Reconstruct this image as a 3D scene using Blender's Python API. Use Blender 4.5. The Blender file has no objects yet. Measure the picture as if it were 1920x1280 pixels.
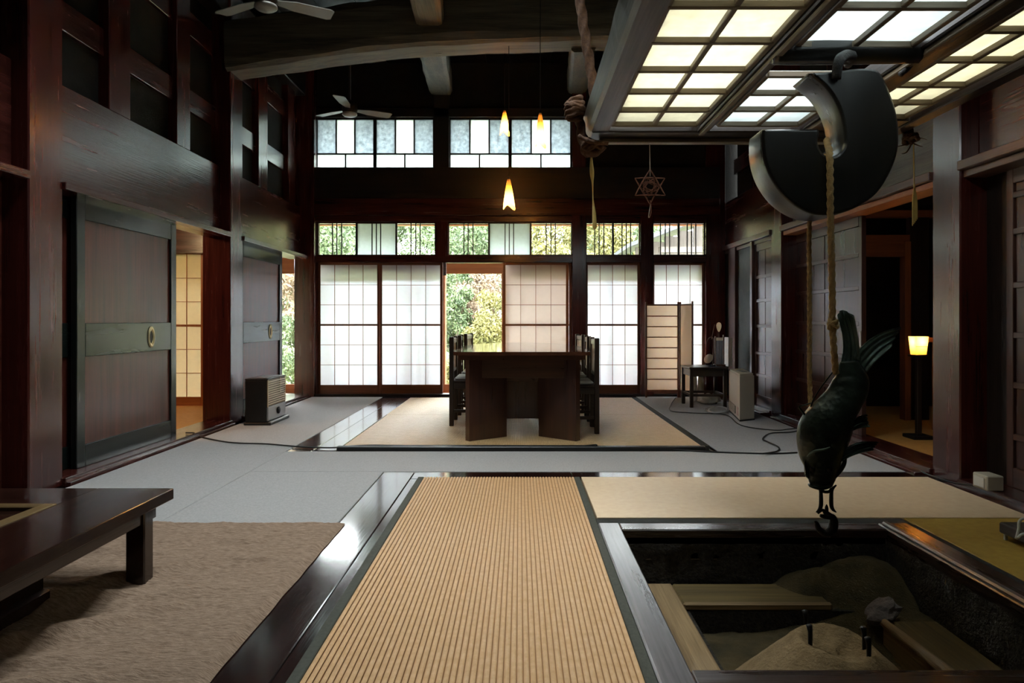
import bpy, bmesh, math, random
from mathutils import Vector, Matrix, noise
random.seed(7)
PI = math.pi
scene = bpy.context.scene
COL = scene.collection

# ------------------------------------------------------------------ camera, sky, exposure
CAMH, F, VX, VY = 1.05, 1280.0, 974.0, 600.0
cam = bpy.data.cameras.new('camera'); cam.sensor_width = 36; cam.lens = 24
cam.shift_x = -(VX-960)/1920; cam.shift_y = -(640-VY)/1920
cam.clip_start = .05; cam.clip_end = 200
co = bpy.data.objects.new('camera', cam); COL.objects.link(co)
co.location = (0, 0, CAMH); co.rotation_euler = (PI/2, 0, 0); scene.camera = co

SKY = 28.0
w = bpy.data.worlds.new('overcast_sky'); scene.world = w; w.use_nodes = True
bg = w.node_tree.nodes['Background']; bg.inputs[0].default_value = (.93, .97, 1, 1); bg.inputs[1].default_value = SKY
vs = scene.view_settings
vs.view_transform = 'Standard'; vs.look = 'None'; vs.gamma = 1; vs.use_curve_mapping = False
vs.exposure = 0.55

def lamp(name, kind, loc, energy, color=(1, 1, 1), size=.1, size_y=None, rot=(0, 0, 0), spread=None):
    l = bpy.data.lights.new(name, kind); l.energy = energy; l.color = color
    if kind == 'AREA':
        l.size = size
        if size_y: l.shape = 'RECTANGLE'; l.size_y = size_y
        if spread: l.spread = spread
    else: l.shadow_soft_size = size
    o = bpy.data.objects.new(name, l); COL.objects.link(o); o.location = loc; o.rotation_euler = rot
    return o
def portal(loc, sx, sy, rot):
    o = lamp('window_portal', 'AREA', loc, 1, size=sx, size_y=sy, rot=rot); o.data.cycles.is_portal = True

# pixel of the photograph at depth Y -> metres
def X_(x, Y): return (x-VX)*Y/F
def Z_(y, Y): return CAMH-(y-VY)*Y/F
def FY(y, z=0.): return (CAMH-z)*F/(y-VY)
def YX(x, X): return X*F/(x-VX)
def at(x, y, Y): return Vector((X_(x, Y), Y, Z_(y, Y)))
def fl(x, y, z=0.):
    Y = FY(y, z); return Vector((X_(x, Y), Y, z))

# ------------------------------------------------------------------ materials
def lin(c):
    return tuple((v/255/12.92 if v/255 <= .04045 else ((v/255+.055)/1.055)**2.4) for v in c)+(1,)
def newmat(name):
    m = bpy.data.materials.new(name); m.use_nodes = True
    return m, m.node_tree, m.node_tree.nodes['Principled BSDF']
def coords(nt, scale, rnd=True):
    tc = nt.nodes.new('ShaderNodeTexCoord'); mp = nt.nodes.new('ShaderNodeMapping')
    mp.inputs['Scale'].default_value = scale
    nt.links.new(tc.outputs['Object'], mp.inputs['Vector'])
    if rnd:
        oi = nt.nodes.new('ShaderNodeObjectInfo'); mu = nt.nodes.new('ShaderNodeVectorMath'); mu.operation = 'SCALE'
        mu.inputs[0].default_value = (37, 51, 23); nt.links.new(oi.outputs['Random'], mu.inputs['Scale'])
        nt.links.new(mu.outputs[0], mp.inputs['Location'])
    return mp.outputs[0]
def ramp(nt, fac, c0, c1, p0=.3, p1=.7):
    r = nt.nodes.new('ShaderNodeValToRGB'); nt.links.new(fac, r.inputs[0])
    r.color_ramp.elements[0].position = p0; r.color_ramp.elements[0].color = c0
    r.color_ramp.elements[1].position = p1; r.color_ramp.elements[1].color = c1
    return r.outputs[0]
def noisetex(nt, vec, scale, detail=4, rough=.6):
    n = nt.nodes.new('ShaderNodeTexNoise'); n.inputs['Scale'].default_value = scale
    n.inputs['Detail'].default_value = detail; n.inputs['Roughness'].default_value = rough
    nt.links.new(vec, n.inputs['Vector']); return n.outputs['Fac']
def bump(nt, bsdf, h, strength, dist=.01):
    b = nt.nodes.new('ShaderNodeBump'); b.inputs['Strength'].default_value = strength; b.inputs['Distance'].default_value = dist
    nt.links.new(h, b.inputs['Height']); nt.links.new(b.outputs[0], bsdf.inputs['Normal'])

class Wood:
    def __init__(s, name, c0, c1, rough, coat=0, bmp=.15, spec=.5, fine=1., rvar=.1):
        s.name, s.c0, s.c1, s.rough, s.coat, s.bmp, s.spec, s.fine, s.rvar, s.m = name, c0, c1, rough, coat, bmp, spec, fine, rvar, {}
    def get(s, ax):
        if ax in s.m: return s.m[ax]
        m, nt, b = newmat(s.name+'_'+'xyz'[ax])
        sc = [14*s.fine]*3; sc[ax] = .9*s.fine
        v = coords(nt, sc); n = noisetex(nt, v, 1.0, 6, .62)
        sc2 = [90*s.fine]*3; sc2[ax] = 2.5*s.fine
        v2 = coords(nt, sc2); n2 = noisetex(nt, v2, 1.0, 3, .6)
        mx = nt.nodes.new('ShaderNodeMath'); mx.operation = 'MULTIPLY_ADD'; mx.inputs[1].default_value = .45
        nt.links.new(n2, mx.inputs[0]); nt.links.new(n, mx.inputs[2])
        nt.links.new(ramp(nt, mx.outputs[0], lin(s.c0), lin(s.c1), .5, .95), b.inputs['Base Color'])
        mr = nt.nodes.new('ShaderNodeMapRange'); nt.links.new(n, mr.inputs[0])
        mr.inputs[3].default_value = max(.02, s.rough-s.rvar); mr.inputs[4].default_value = s.rough+s.rvar
        nt.links.new(mr.outputs[0], b.inputs['Roughness'])
        b.inputs['Specular IOR Level'].default_value = s.spec
        if s.coat:
            b.inputs['Coat Weight'].default_value = s.coat; b.inputs['Coat Roughness'].default_value = s.rough*.6
        bump(nt, b, n2, s.bmp, .004)
        s.m[ax] = m; return m

def plain(name, c, rough=.6, metal=0, c2=None, scale=8, bmp=0, bscale=None, spec=.5, dist=.01, detail=5):
    m, nt, b = newmat(name)
    b.inputs['Base Color'].default_value = lin(c); b.inputs['Roughness'].default_value = rough
    b.inputs['Metallic'].default_value = metal; b.inputs['Specular IOR Level'].default_value = spec
    v = coords(nt, (1, 1, 1))
    if c2: nt.links.new(ramp(nt, noisetex(nt, v, scale, detail), lin(c), lin(c2)), b.inputs['Base Color'])
    if bmp: bump(nt, b, noisetex(nt, v, bscale or scale*4, 4), bmp, dist)
    return m
def paper(name, c, trans, diff=.35, fibre=.06):
    m = bpy.data.materials.new(name); m.use_nodes = True; nt = m.node_tree; nt.nodes.clear()
    o = nt.nodes.new('ShaderNodeOutputMaterial'); a = nt.nodes.new('ShaderNodeAddShader')
    t = nt.nodes.new('ShaderNodeBsdfTranslucent'); d = nt.nodes.new('ShaderNodeBsdfDiffuse')
    v = coords(nt, (1, 1, 1)); n = noisetex(nt, v, 22, 5)
    k = lin(c)
    nt.links.new(ramp(nt, n, tuple(x*trans*(1-fibre) for x in k[:3])+(1,), tuple(x*trans*(1+fibre) for x in k[:3])+(1,)), t.inputs[0])
    d.inputs[0].default_value = tuple(x*diff for x in k[:3])+(1,)
    nt.links.new(t.outputs[0], a.inputs[0]); nt.links.new(d.outputs[0], a.inputs[1]); nt.links.new(a.outputs[0], o.inputs[0])
    return m
def glassmat(name, tint=(1, 1, 1), rough=.0):
    m = bpy.data.materials.new(name); m.use_nodes = True; nt = m.node_tree; nt.nodes.clear()
    o = nt.nodes.new('ShaderNodeOutputMaterial'); mx = nt.nodes.new('ShaderNodeMixShader')
    t = nt.nodes.new('ShaderNodeBsdfTransparent'); g = nt.nodes.new('ShaderNodeBsdfGlossy'); fr = nt.nodes.new('ShaderNodeFresnel')
    fr.inputs[0].default_value = 1.4; g.inputs['Roughness'].default_value = .02
    t.inputs[0].default_value = tuple(tint)+(1,)
    nt.links.new(fr.outputs[0], mx.inputs[0]); nt.links.new(t.outputs[0], mx.inputs[1]); nt.links.new(g.outputs[0], mx.inputs[2]); nt.links.new(mx.outputs[0], o.inputs[0])
    return m
def emit(name, c, s):
    m, nt, b = newmat(name); b.inputs['Base Color'].default_value = lin(c)
    b.inputs['Emission Color'].default_value = lin(c); b.inputs['Emission Strength'].default_value = s
    return m

LACQ = Wood('lacquered_timber', (40, 17, 14), (86, 40, 34), .25, coat=.25, bmp=.3)
POST = Wood('lacquered_post', (48, 17, 14), (86, 34, 28), .25, coat=.3, bmp=.1)
DARKW = Wood('smoked_timber', (20, 15, 12), (38, 28, 22), .38, bmp=.3)
LOG = Wood('smoked_log', (50, 47, 37), (108, 101, 81), .55, bmp=.5)
DOORF = Wood('black_door_frame', (18, 22, 20), (32, 37, 34), .25, coat=0, bmp=.04, spec=.3)
DOORP = Wood('red_brown_panel', (58, 26, 20), (100, 50, 40), .33, coat=0, bmp=.05, spec=.3)
GRIDF = Wood('mauve_door_rail', (62, 40, 36), (98, 68, 60), .33, bmp=.1)
GRIDP = Wood('dark_door_panel', (54, 30, 26), (84, 50, 44), .3, bmp=.1)
SHOJI = Wood('brown_sash_wood', (84, 46, 28), (128, 76, 48), .45, bmp=.1)
ORANGE = Wood('light_cedar', (138, 78, 40), (178, 112, 64), .45, bmp=.1)
FLOORW = Wood('polished_floorboard', (26, 13, 12), (50, 30, 27), .15, coat=.8, bmp=.12, rvar=.08)
OLDBEAM = Wood('weathered_beam', (52, 48, 44), (104, 98, 90), .42, bmp=.45)
LATT = Wood('shelf_lattice_wood', (84, 72, 56), (124, 110, 88), .5, bmp=.2)
RIM = Wood('worn_sheen_rim', (62, 58, 59), (124, 119, 120), .3, coat=.15, bmp=.25)  # grey lightened so the colour carries the board's bright reflection
RIM2 = Wood('dark_hearth_rim', (34, 24, 20), (62, 44, 36), .28, coat=.2, bmp=.4)
TAN = Wood('ashy_ledge_wood', (96, 74, 46), (164, 138, 100), .7, bmp=1.)
TAND = Wood('dusty_shaded_ledge_wood', (70, 58, 30), (116, 96, 56), .8, bmp=1.)  # darker copy of the ledge wood: dust, and shade painted in
TABLE = Wood('dark_table_wood', (48, 26, 17), (78, 44, 30), .3, coat=.2, bmp=.12)
TABLETOP = Wood('varnished_table_top', (62, 36, 24), (92, 57, 40), .09, coat=.6, bmp=.03, rvar=.04)
LOWT = Wood('dark_low_table', (30, 17, 13), (50, 29, 22), .18, coat=.4, bmp=.08)
CHAIRW = Wood('dark_chair_wood', (30, 22, 17), (54, 40, 30), .35, bmp=.1)
SLATW = Wood('pale_chair_slat', (150, 132, 112), (186, 168, 146), .45, bmp=.1)
GREYW = Wood('grey_barn_board', (58, 52, 47), (92, 84, 77), .8, bmp=.5)
PLASTER = plain('black_plaster', (22, 21, 18), .85, c2=(32, 31, 27), scale=6, bmp=.2, bscale=60, spec=.2)
PLASTERG = plain('green_black_plaster', (44, 52, 46), .7, c2=(58, 66, 58), scale=6, bmp=.2, bscale=60)
PIT = plain('sooty_pit_plaster', (30, 27, 23), .95, c2=(66, 60, 52), scale=40, bmp=1., bscale=70, dist=.02)
WASHI = paper('white_shoji_paper', (243, 247, 254), .74, .22, .02)
WASHIP = paper('pinkish_shoji_paper', (252, 240, 230), .78, .22, .02)
WASHIW = paper('cream_shoji_paper', (250, 240, 214), .42, .45)
WASHIH = paper('shelf_paper_warm', (252, 249, 232), .55, .35, .1)
WASHIC = paper('shelf_paper_cool', (240, 246, 246), .55, .35, .08)
FROST = paper('frosted_glass', (238, 248, 244), .62, .12)
SCREENP = paper('folding_screen_paper', (238, 226, 210), .85, .6)
SHADEP = paper('lamp_shade_paper', (255, 206, 128), .6, .3, .15)
GLASS = glassmat('clear_window_glass', (.97, .99, .98))
GLASSG = paper('obscured_grey_glass', (216, 228, 232), .42, .12, .3)
CARPET = plain('grey_carpet', (166, 165, 163), .95, c2=(186, 185, 184), scale=90, bmp=.5, bscale=320, spec=.1, dist=.004)
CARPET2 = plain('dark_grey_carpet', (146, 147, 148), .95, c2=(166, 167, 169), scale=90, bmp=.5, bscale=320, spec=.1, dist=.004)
STRAW = plain('rush_straw', (206, 162, 114), .5, c2=(224, 184, 138), scale=30, bmp=.2, bscale=160, spec=.35, dist=.003)
STRAWP = plain('fine_rush', (232, 202, 164), .5, c2=(242, 216, 180), scale=26, bmp=.2, bscale=220, spec=.35, dist=.002)
STRAWF = plain('far_rush', (208, 172, 120), .4, c2=(226, 192, 142), scale=20, bmp=.15, bscale=160, spec=.5, dist=.002)
STRAWY = plain('golden_rush', (168, 136, 58), .6, c2=(186, 154, 72), scale=26, bmp=.2, bscale=220, spec=.3, dist=.002)
CORE = plain('brown_mat_cord', (164, 120, 78), .8)
TATAMI = plain('warm_tatami', (176, 128, 62), .6, c2=(194, 146, 78), scale=26)
BORDER = plain('mat_border_cloth', (62, 64, 56), .8, c2=(78, 80, 70), scale=60, bmp=.3, bscale=300)
BORDERB = plain('black_border_cloth', (26, 30, 27), .75, c2=(38, 42, 38), scale=60, bmp=.3, bscale=300)
BLANKET, nt, b = newmat('brown_fleece'); b.inputs['Roughness'].default_value = .95; b.inputs['Specular IOR Level'].default_value = .1
v = coords(nt, (26, 130, 40), False); n_ = noisetex(nt, v, 1.0, 5, .7)
nt.links.new(ramp(nt, n_, lin((136, 112, 93)), lin((190, 164, 142)), .3, .62), b.inputs['Base Color']); bump(nt, b, n_, 1., .012)
BRONZE = plain('green_black_bronze', (24, 32, 29), .28, metal=.55, c2=(46, 62, 56), scale=9, bmp=.35, bscale=60)
FINB = plain('lit_fin_bronze', (66, 84, 78), .34, metal=.3, c2=(128, 148, 140), scale=9, bmp=.3, bscale=60)  # paler than the body bronze: highlights on tail and gill put into colour
IRON = plain('black_iron', (20, 18, 17), .5, metal=.5, c2=(34, 30, 28), scale=30, bmp=.4)
HOOKW = Wood('blackened_hook_wood', (24, 23, 22), (36, 35, 33), .3, coat=.2, bmp=.12, fine=.6)
ROPE = plain('tan_hemp', (170, 140, 92), .85, c2=(196, 166, 114), scale=60, bmp=.6, bscale=200)
ROPED = plain('sooty_rope', (72, 46, 26), .85, c2=(104, 70, 42), scale=60, bmp=.6, bscale=200)
STRAWT = plain('pale_raffia', (196, 170, 96), .7, c2=(214, 190, 120), scale=30)
THREAD = plain('white_thread', (200, 196, 190), .7)
TWIG = plain('red_twig', (96, 52, 40), .7, c2=(150, 108, 92), scale=60)
ASH = plain('mossy_ash', (56, 50, 30), .95, c2=(94, 80, 50), scale=7, bmp=1., bscale=120, dist=.012)
ASHL = plain('pale_ash', (128, 106, 72), .95, c2=(168, 142, 104), scale=14, bmp=1., bscale=90, dist=.012)
STONE = plain('grey_stone', (92, 84, 80), .8, c2=(132, 122, 120), scale=20, bmp=.6)
BLACKM = plain('black_metal', (22, 22, 21), .4, c2=(30, 30, 28), scale=30)
GREYM = plain('grey_metal', (150, 150, 150), .4, metal=.3)
WHITEP = plain('cream_plastic', (206, 198, 180), .45, c2=(198, 190, 172), scale=4)
WHITEP2 = plain('white_plastic', (214, 212, 204), .45)
GRILLE = plain('pale_grille', (206, 190, 160), .35, metal=.4)
BRASS = plain('pale_brass', (196, 184, 140), .35, metal=.7)
RUBBER = plain('black_rubber', (16, 16, 16), .55)
CUSH = plain('pale_cushion', (196, 198, 192), .8, c2=(206, 208, 202), scale=30)
GROUND = plain('garden_moss', (92, 104, 60), .95, c2=(124, 120, 84), scale=2, bmp=.5)
BARK = plain('grey_bark', (92, 84, 72), .9, c2=(128, 118, 104), scale=8, bmp=.8)
TILE = plain('grey_roof_tile', (40, 42, 46), .7, c2=(60, 62, 66), scale=12)
def leafmat(name, c, c2, tr=.25):
    m, nt, b = newmat(name); b.inputs['Roughness'].default_value = .55; b.inputs['Specular IOR Level'].default_value = .25
    v = coords(nt, (1, 1, 1), False)
    nt.links.new(ramp(nt, noisetex(nt, v, 2.6, 5, .75), lin(c), lin(c2), .38, .62), b.inputs['Base Color'])
    return m
LG = leafmat('green_leaf', (52, 66, 44), (92, 106, 70))
LY = leafmat('yellow_leaf', (84, 86, 50), (128, 122, 74))
LB = leafmat('grey_green_leaf', (66, 80, 66), (102, 112, 96))
LO = leafmat('tawny_leaf', (92, 76, 62), (126, 108, 88))

# ------------------------------------------------------------------ builders
class Node:
    def __init__(s, o, off): s.o, s.off = o, Vector(off)
def tag(o, label=None, cat=None, group=None, kind=None):
    if isinstance(o, Node): o = o.o
    if label: o['label'] = label
    if cat: o['category'] = cat
    if group: o['group'] = group
    if kind: o['kind'] = kind
    return o
def thing(name, label, cat=None, loc=(0, 0, 0), rz=0, group=None, kind=None, local=False):
    o = bpy.data.objects.new(name, None); COL.objects.link(o); o.empty_display_size = .1
    o.location = loc; o.rotation_euler = (0, 0, rz); tag(o, label, cat, group, kind)
    return Node(o, (0, 0, 0) if local else loc)
def struct(name, label, cat, loc=(0, 0, 0)): return thing(name, label, cat, loc, kind='structure')
def link(name, me, mat, parent, loc):
    o = bpy.data.objects.new(name, me); COL.objects.link(o)
    if mat is not None and not me.materials: me.materials.append(mat)
    if parent is not None:
        o.parent = parent.o; o.location = Vector(loc)-parent.off
    else: o.location = loc
    return Node(o, loc)
CACHE = {}
def boxmesh(dx, dy, dz, bev):
    bm = bmesh.new(); bmesh.ops.create_cube(bm, size=1)
    bmesh.ops.scale(bm, vec=(dx, dy, dz), verts=bm.verts)
    if bev: bmesh.ops.bevel(bm, geom=bm.edges[:], offset=min(bev, .45*min(dx, dy, dz)), segments=1, affect='EDGES')
    me = bpy.data.meshes.new('box'); bm.to_mesh(me); bm.free(); return me
def B(parent, name, mat, x0, x1, y0, y1, z0, z1, bev=0., label=None):
    x0, x1 = sorted((x0, x1)); y0, y1 = sorted((y0, y1)); z0, z1 = sorted((z0, z1))
    d = (x1-x0, y1-y0, z1-z0)
    if isinstance(mat, Wood): mat = mat.get(max(range(3), key=lambda i: d[i]))
    k = tuple(round(v, 4) for v in d)+(bev, mat.name)
    if k not in CACHE: CACHE[k] = boxmesh(*d, bev)
    n = link(name, CACHE[k], mat, parent, ((x0+x1)/2, (y0+y1)/2, (z0+z1)/2))
    if label: n.o['label'] = label
    return n
def meshdata(name, vs_, fs, smooth=False):
    me = bpy.data.meshes.new(name); me.from_pydata([tuple(v) for v in vs_], [], fs); me.update()
    bm = bmesh.new(); bm.from_mesh(me); bmesh.ops.recalc_face_normals(bm, faces=bm.faces); bm.to_mesh(me); bm.free()
    if smooth: me.polygons.foreach_set('use_smooth', [True]*len(me.polygons))
    return me
def M(parent, name, mat, vs_, fs, smooth=False, ax=0, recalc=True):
    if isinstance(mat, Wood): mat = mat.get(ax)
    off = parent.off if parent else Vector()
    vv = [Vector(v)-off for v in vs_]
    me = meshdata(name, vv, fs, smooth)
    return link(name, me, mat, parent, off)
def boxes_geo(bs):
    vs_, fs = [], []
    for (x0, x1, y0, y1, z0, z1) in bs:
        k = len(vs_)
        vs_ += [(x0, y0, z0), (x1, y0, z0), (x1, y1, z0), (x0, y1, z0), (x0, y0, z1), (x1, y0, z1), (x1, y1, z1), (x0, y1, z1)]
        fs += [tuple(k+i for i in f) for f in ((3, 2, 1, 0), (4, 5, 6, 7), (0, 1, 5, 4), (1, 2, 6, 5), (2, 3, 7, 6), (3, 0, 4, 7))]
    return vs_, fs
def G(parent, name, mat, bs, ax=2): return M(parent, name, mat, *boxes_geo(bs), ax=ax)
def smoothpath(pts, n):
    P = [Vector(p) for p in pts]; out = []
    for i in range(len(P)-1):
        p0, p1, p2, p3 = P[max(i-1, 0)], P[i], P[i+1], P[min(i+2, len(P)-1)]
        for j in range(n):
            t = j/n
            out.append(.5*((2*p1)+(p2-p0)*t+(2*p0-5*p1+4*p2-p3)*t*t+(3*p1-p0-3*p2+p3)*t**3))
    return out+[P[-1]]
def tube_geo(pts, r, n=8, twist=0., amp=0., strands=3):
    P = [Vector(p) for p in pts]; R = r if isinstance(r, (list, tuple)) else [r]*len(P)
    vs_, fs = [], []; up = None; s = 0
    for i, p in enumerate(P):
        t = (P[min(i+1, len(P)-1)]-P[max(i-1, 0)]).normalized()
        if up is None: up = Vector((0, 0, 1)) if abs(t.z) < .9 else Vector((0, 1, 0))
        a = up-t*up.dot(t)
        if a.length < 1e-5: a = t.orthogonal()
        a.normalize(); up = a; b = t.cross(a)
        if i: s += (p-P[i-1]).length
        for j in range(n):
            th = 2*PI*j/n; rr = R[i]*(1+amp*math.cos(strands*(th-twist*s)))
            vs_.append(p+a*math.cos(th)*rr+b*math.sin(th)*rr)
    for i in range(len(P)-1):
        for j in range(n):
            fs.append((i*n+j, i*n+(j+1) % n, (i+1)*n+(j+1) % n, (i+1)*n+j))
    fs.append(tuple(range(n-1, -1, -1))); fs.append(tuple(range((len(P)-1)*n, len(P)*n)))
    return vs_, fs
def T(parent, name, mat, pts, r, n=8, sm=0, **k):
    if sm: 
        if isinstance(r, (list, tuple)):
            rr = smoothpath([(v, 0, 0) for v in r], sm); r = [v.x for v in rr]
        pts = smoothpath(pts, sm)
    d = Vector(pts[-1])-Vector(pts[0]); ax = max(range(3), key=lambda i: abs(d[i]))
    return M(parent, name, mat, *tube_geo(pts, r, n, **k), smooth=True, ax=ax)
def ropepath(pts, step=.006):
    P = smoothpath(pts, 12); out = [P[0]]; 
    for a, b in zip(P, P[1:]):
        m = max(1, int((b-a).length/step))
        out += [a.lerp(b, (i+1)/m) for i in range(m)]
    return out
def R(parent, name, mat, pts, r, pitch=.05, step=.006):
    return M(parent, name, mat, *tube_geo(ropepath(pts, step), r, 12, twist=2*PI/pitch/3*1.0, amp=.17), smooth=True, ax=2)
def lathe_geo(prof, c=(0, 0, 0), n=24):
    vs_, fs = [], []; c = Vector(c)
    for (r, z) in prof:
        for j in range(n): vs_.append(c+Vector((r*math.cos(2*PI*j/n), r*math.sin(2*PI*j/n), z)))
    for i in range(len(prof)-1):
        for j in range(n): fs.append((i*n+j, i*n+(j+1) % n, (i+1)*n+(j+1) % n, (i+1)*n+j))
    if prof[0][0] > 1e-4: fs.append(tuple(range(n-1, -1, -1)))
    if prof[-1][0] > 1e-4: fs.append(tuple(range((len(prof)-1)*n, len(prof)*n)))
    return vs_, fs
def L(parent, name, mat, prof, c, n=24): return M(parent, name, mat, *lathe_geo(prof, c, n), smooth=True, ax=2)
def prism(parent, name, mat, poly, z0, z1, ax=1):
    n = len(poly); vs_ = [(x, y, z0) for x, y in poly]+[(x, y, z1) for x, y in poly]
    fs = [tuple(range(n-1, -1, -1)), tuple(range(n, 2*n))]+[(i, (i+1) % n, n+(i+1) % n, n+i) for i in range(n)]
    return M(parent, name, mat, vs_, fs, ax=ax)
def copy_tree(o, parent=None):
    c = o.copy(); COL.objects.link(c)
    if parent: c.parent = parent
    for ch in list(o.children): copy_tree(ch, c)
    return c

D = 9.46                                        # depth of the back wall
XL, XR = -2.89, 2.80                            # inner faces of the side walls' pillars
CEIL = 4.6

# ================================================================== SETTING
floor = struct('floor', 'dark wooden floor under the mats and carpets', 'floor', (0, 4, -.05))
PX0, PX1, PY0, PY1 = .50, 1.80, 2.0, 3.335       # mouth of the hearth pit
for b in ((-6.5, PX0, -2.6, 9.55), (PX1, 6.5, -2.6, 9.55), (PX0, PX1, -2.6, PY0), (PX0, PX1, PY1, 9.55)):
    B(floor, 'subfloor', FLOORW, b[0], b[1], b[2], b[3], -.12, -.012)
# polished boards between carpets and mats
B(floor, 'floor_board', FLOORW, -.93, -.722, 1.2, 4.69, -.02, .006, .003)
B(floor, 'floor_board', FLOORW, -.718, -.655, 1.2, 4.49, -.02, .006, .003)
for xa, xb in ((-.718, .35), (.353, 1.5), (1.503, XR)):
    B(floor, 'floor_board', FLOORW, xa, xb, 4.493, 4.69, -.02, .006, .003)
for xa, xb in ((-1.85, -1.66), (-1.657, -1.47)):
    B(floor, 'floor_board', FLOORW, xa, xb, 5.40, 9.36, -.02, .006, .003)
B(floor, 'floor_board', FLOORW, -1.467, 2.7, 9.1, 9.36, -.02, .006, .003)

# ---------------- back wall
wb = struct('wall_back', 'dark timber back wall carrying the paper doors and high windows', 'wall', (0, D, 0))
def bk(name, mat, xa, xb, ya, yb, d0=-.06, d1=.06, bev=.004):
    return B(wb, name, mat, X_(xa, D), X_(xb, D), D+d0, D+d1, Z_(yb, D), Z_(ya, D), bev)
ztop = 600-(CEIL-CAMH)*F/D
B(wb, 'pillar', POST, -3.07, -2.80, 9.30, 9.56, 0, CEIL, .008)
bk('pillar', POST, 592, 597, 405, 742)
bk('pillar', POST, 1072, 1098, ztop, 742, -.1, .08)
bk('pillar', POST, 1199, 1223, 317, 742, -.1, .08)
bk('pillar', POST, 1320, 1356, ztop, 742, -.1, .08)
bk('stud', POST, 817, 841, 405, 482, -.08, .07)
bk('stud', DARKW, 814, 843, ztop, 330, -.08, .07)
bk('door_head', LACQ, 592, 1334, 480, 493, -.08, .07)
bk('transom_head', LACQ, 590, 1334, 406, 417, -.085, .07)
bk('lintel', LACQ, 578, 1345, 375, 406, -.13, .07)
bk('lintel', DARKW, 578, 1345, 317, 375, -.12, .07)
bk('window_head', DARKW, 578, 1100, 206, 222, -.08, .07)
bk('wall_panel', PLASTER, 578, 1100, ztop, 206, -.02, .06, 0)
bk('wall_panel', PLASTER, 1075, 1345, ztop, 317, -.02, .06, 0)
bk('door_sill', DARKW, 590, 1345, 737.6, 747, -.1, .1)
B(wb, 'wall_panel', PLASTER, -6.5, -3.07, D-.02, D+.06, 2.0, CEIL)
B(wb, 'wall_panel', PLASTER, 2.8, 6.5, D-.02, D+.06, -.1, CEIL)

def shoji(name, label, x0, x1, Y, z0, z1, cols, rows, board, mid, pap, frame=SHOJI, stile=.036):
    n = struct(name, label, 'paper door', ((x0+x1)/2, Y, z0))
    t = .014
    B(n, 'stile', frame, x0, x0+stile, Y-t, Y+t, z0, z1, .003); B(n, 'stile', frame, x1-stile, x1, Y-t, Y+t, z0, z1, .003)
    B(n, 'top_rail', frame, x0+stile, x1-stile, Y-t, Y+t, z1-.035, z1, .003)
    B(n, 'bottom_board', frame, x0+stile, x1-stile, Y-t, Y+t, z0, z0+board, .003)
    a, b, c, d = x0+stile, x1-stile, z0+board, z1-.035
    cw, rh = (b-a)/cols, (d-c)/rows
    bars = []
    for i in range(1, cols): bars.append((a+i*cw-.003, a+i*cw+.003, Y-.01, Y+.002, c, d))
    for j in range(1, rows):
        h = .013 if j == mid else .003
        bars.append((a, b, Y-.012, Y+.002, c+j*rh-h, c+j*rh+h))
    G(n, 'lattice', frame, bars)
    for i in range(cols):
        for j in range(rows):
            B(n, 'paper_pane', pap, a+i*cw, a+(i+1)*cw, Y+.002, Y+.0036, c+j*rh, c+(j+1)*rh)
    return n
ZS, ZT = .03, Z_(492, D)
xs = lambda x: X_(x, D)
shoji('door_1', 'first white paper door at the left end of the back wall', xs(597), xs(713), D-.02, ZS, ZT, 4, 6, .125, 3, WASHI)
shoji('door_2', 'second white paper door, left of the open garden doorway', xs(711), xs(830), D+.02, ZS, ZT, 4, 6, .125, 3, WASHI)
shoji('door_3', 'pinkish double paper door right of the open garden doorway', xs(943), xs(1066), D-.02, ZS, ZT, 4, 6, .125, 3, WASHIP, ORANGE)
shoji('door_4', 'paper door hidden behind the pinkish one, showing as a white slit', xs(948), xs(1072), D+.025, ZS, ZT, 4, 6, .125, 3, WASHI)
shoji('door_5', 'narrow white paper door between the two right-hand pillars', xs(1097), xs(1200), D, ZS, ZT, 4, 6, .125, 3, WASHI)
shoji('door_6', 'paper door at the right end, behind the folding screen', xs(1222), xs(1321), D, ZS, ZT, 4, 6, .125, 3, WASHI)

def transom(name, label, xa, xb, segs):
    """segs: (x0, x1, material, bar xs)"""
    n = struct(name, label, 'window', (xs((xa+xb)/2), D, Z_(480, D)))
    z0, z1 = Z_(480, D), Z_(417, D)
    G(n, 'window_frame', LACQ, [(xs(xa), xs(xb), D-.03, D+.03, z0, z0+.018), (xs(xa), xs(xb), D-.03, D+.03, z1-.018, z1),
        (xs(xa), xs(xa)+.012, D-.03, D+.03, z0, z1), (xs(xb)-.012, xs(xb), D-.03, D+.03, z0, z1)], ax=0)
    for (a, b, mt, bars) in segs:
        B(n, 'pane', mt, xs(a), xs(b), D+.004, D+.008, z0, z1)
        if a > xa+5: B(n, 'mullion', DARKW, xs(a)-.012, xs(a)+.012, D-.025, D+.02, z0, z1)
        for x in bars: B(n, 'bar', DARKW, xs(x)-.0065, xs(x)+.0065, D-.02, D-.002, z0, z1)
transom('window_1', 'long low window over the first two paper doors, frosted middle pane', 597, 817, [(597, 669, GLASS, (624, 632, 641)), (669, 743.5, FROST, (698, 706, 714)), (743.5, 817, GLASS, (771, 780, 788))])
transom('window_2', 'long low window over the garden doorway, frosted middle pane', 841, 1072, [(841, 917, GLASS, (870, 878, 887)), (917, 995, FROST, (947, 955, 963)), (995, 1072, GLASS, (1024, 1033, 1041))])
transom('window_3', 'short barred window over the narrow paper door between the pillars', 1098, 1199, [(1098, 1149, GLASS, (1115, 1123, 1132)), (1149, 1199, GLASS, (1166, 1174, 1182))])
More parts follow.
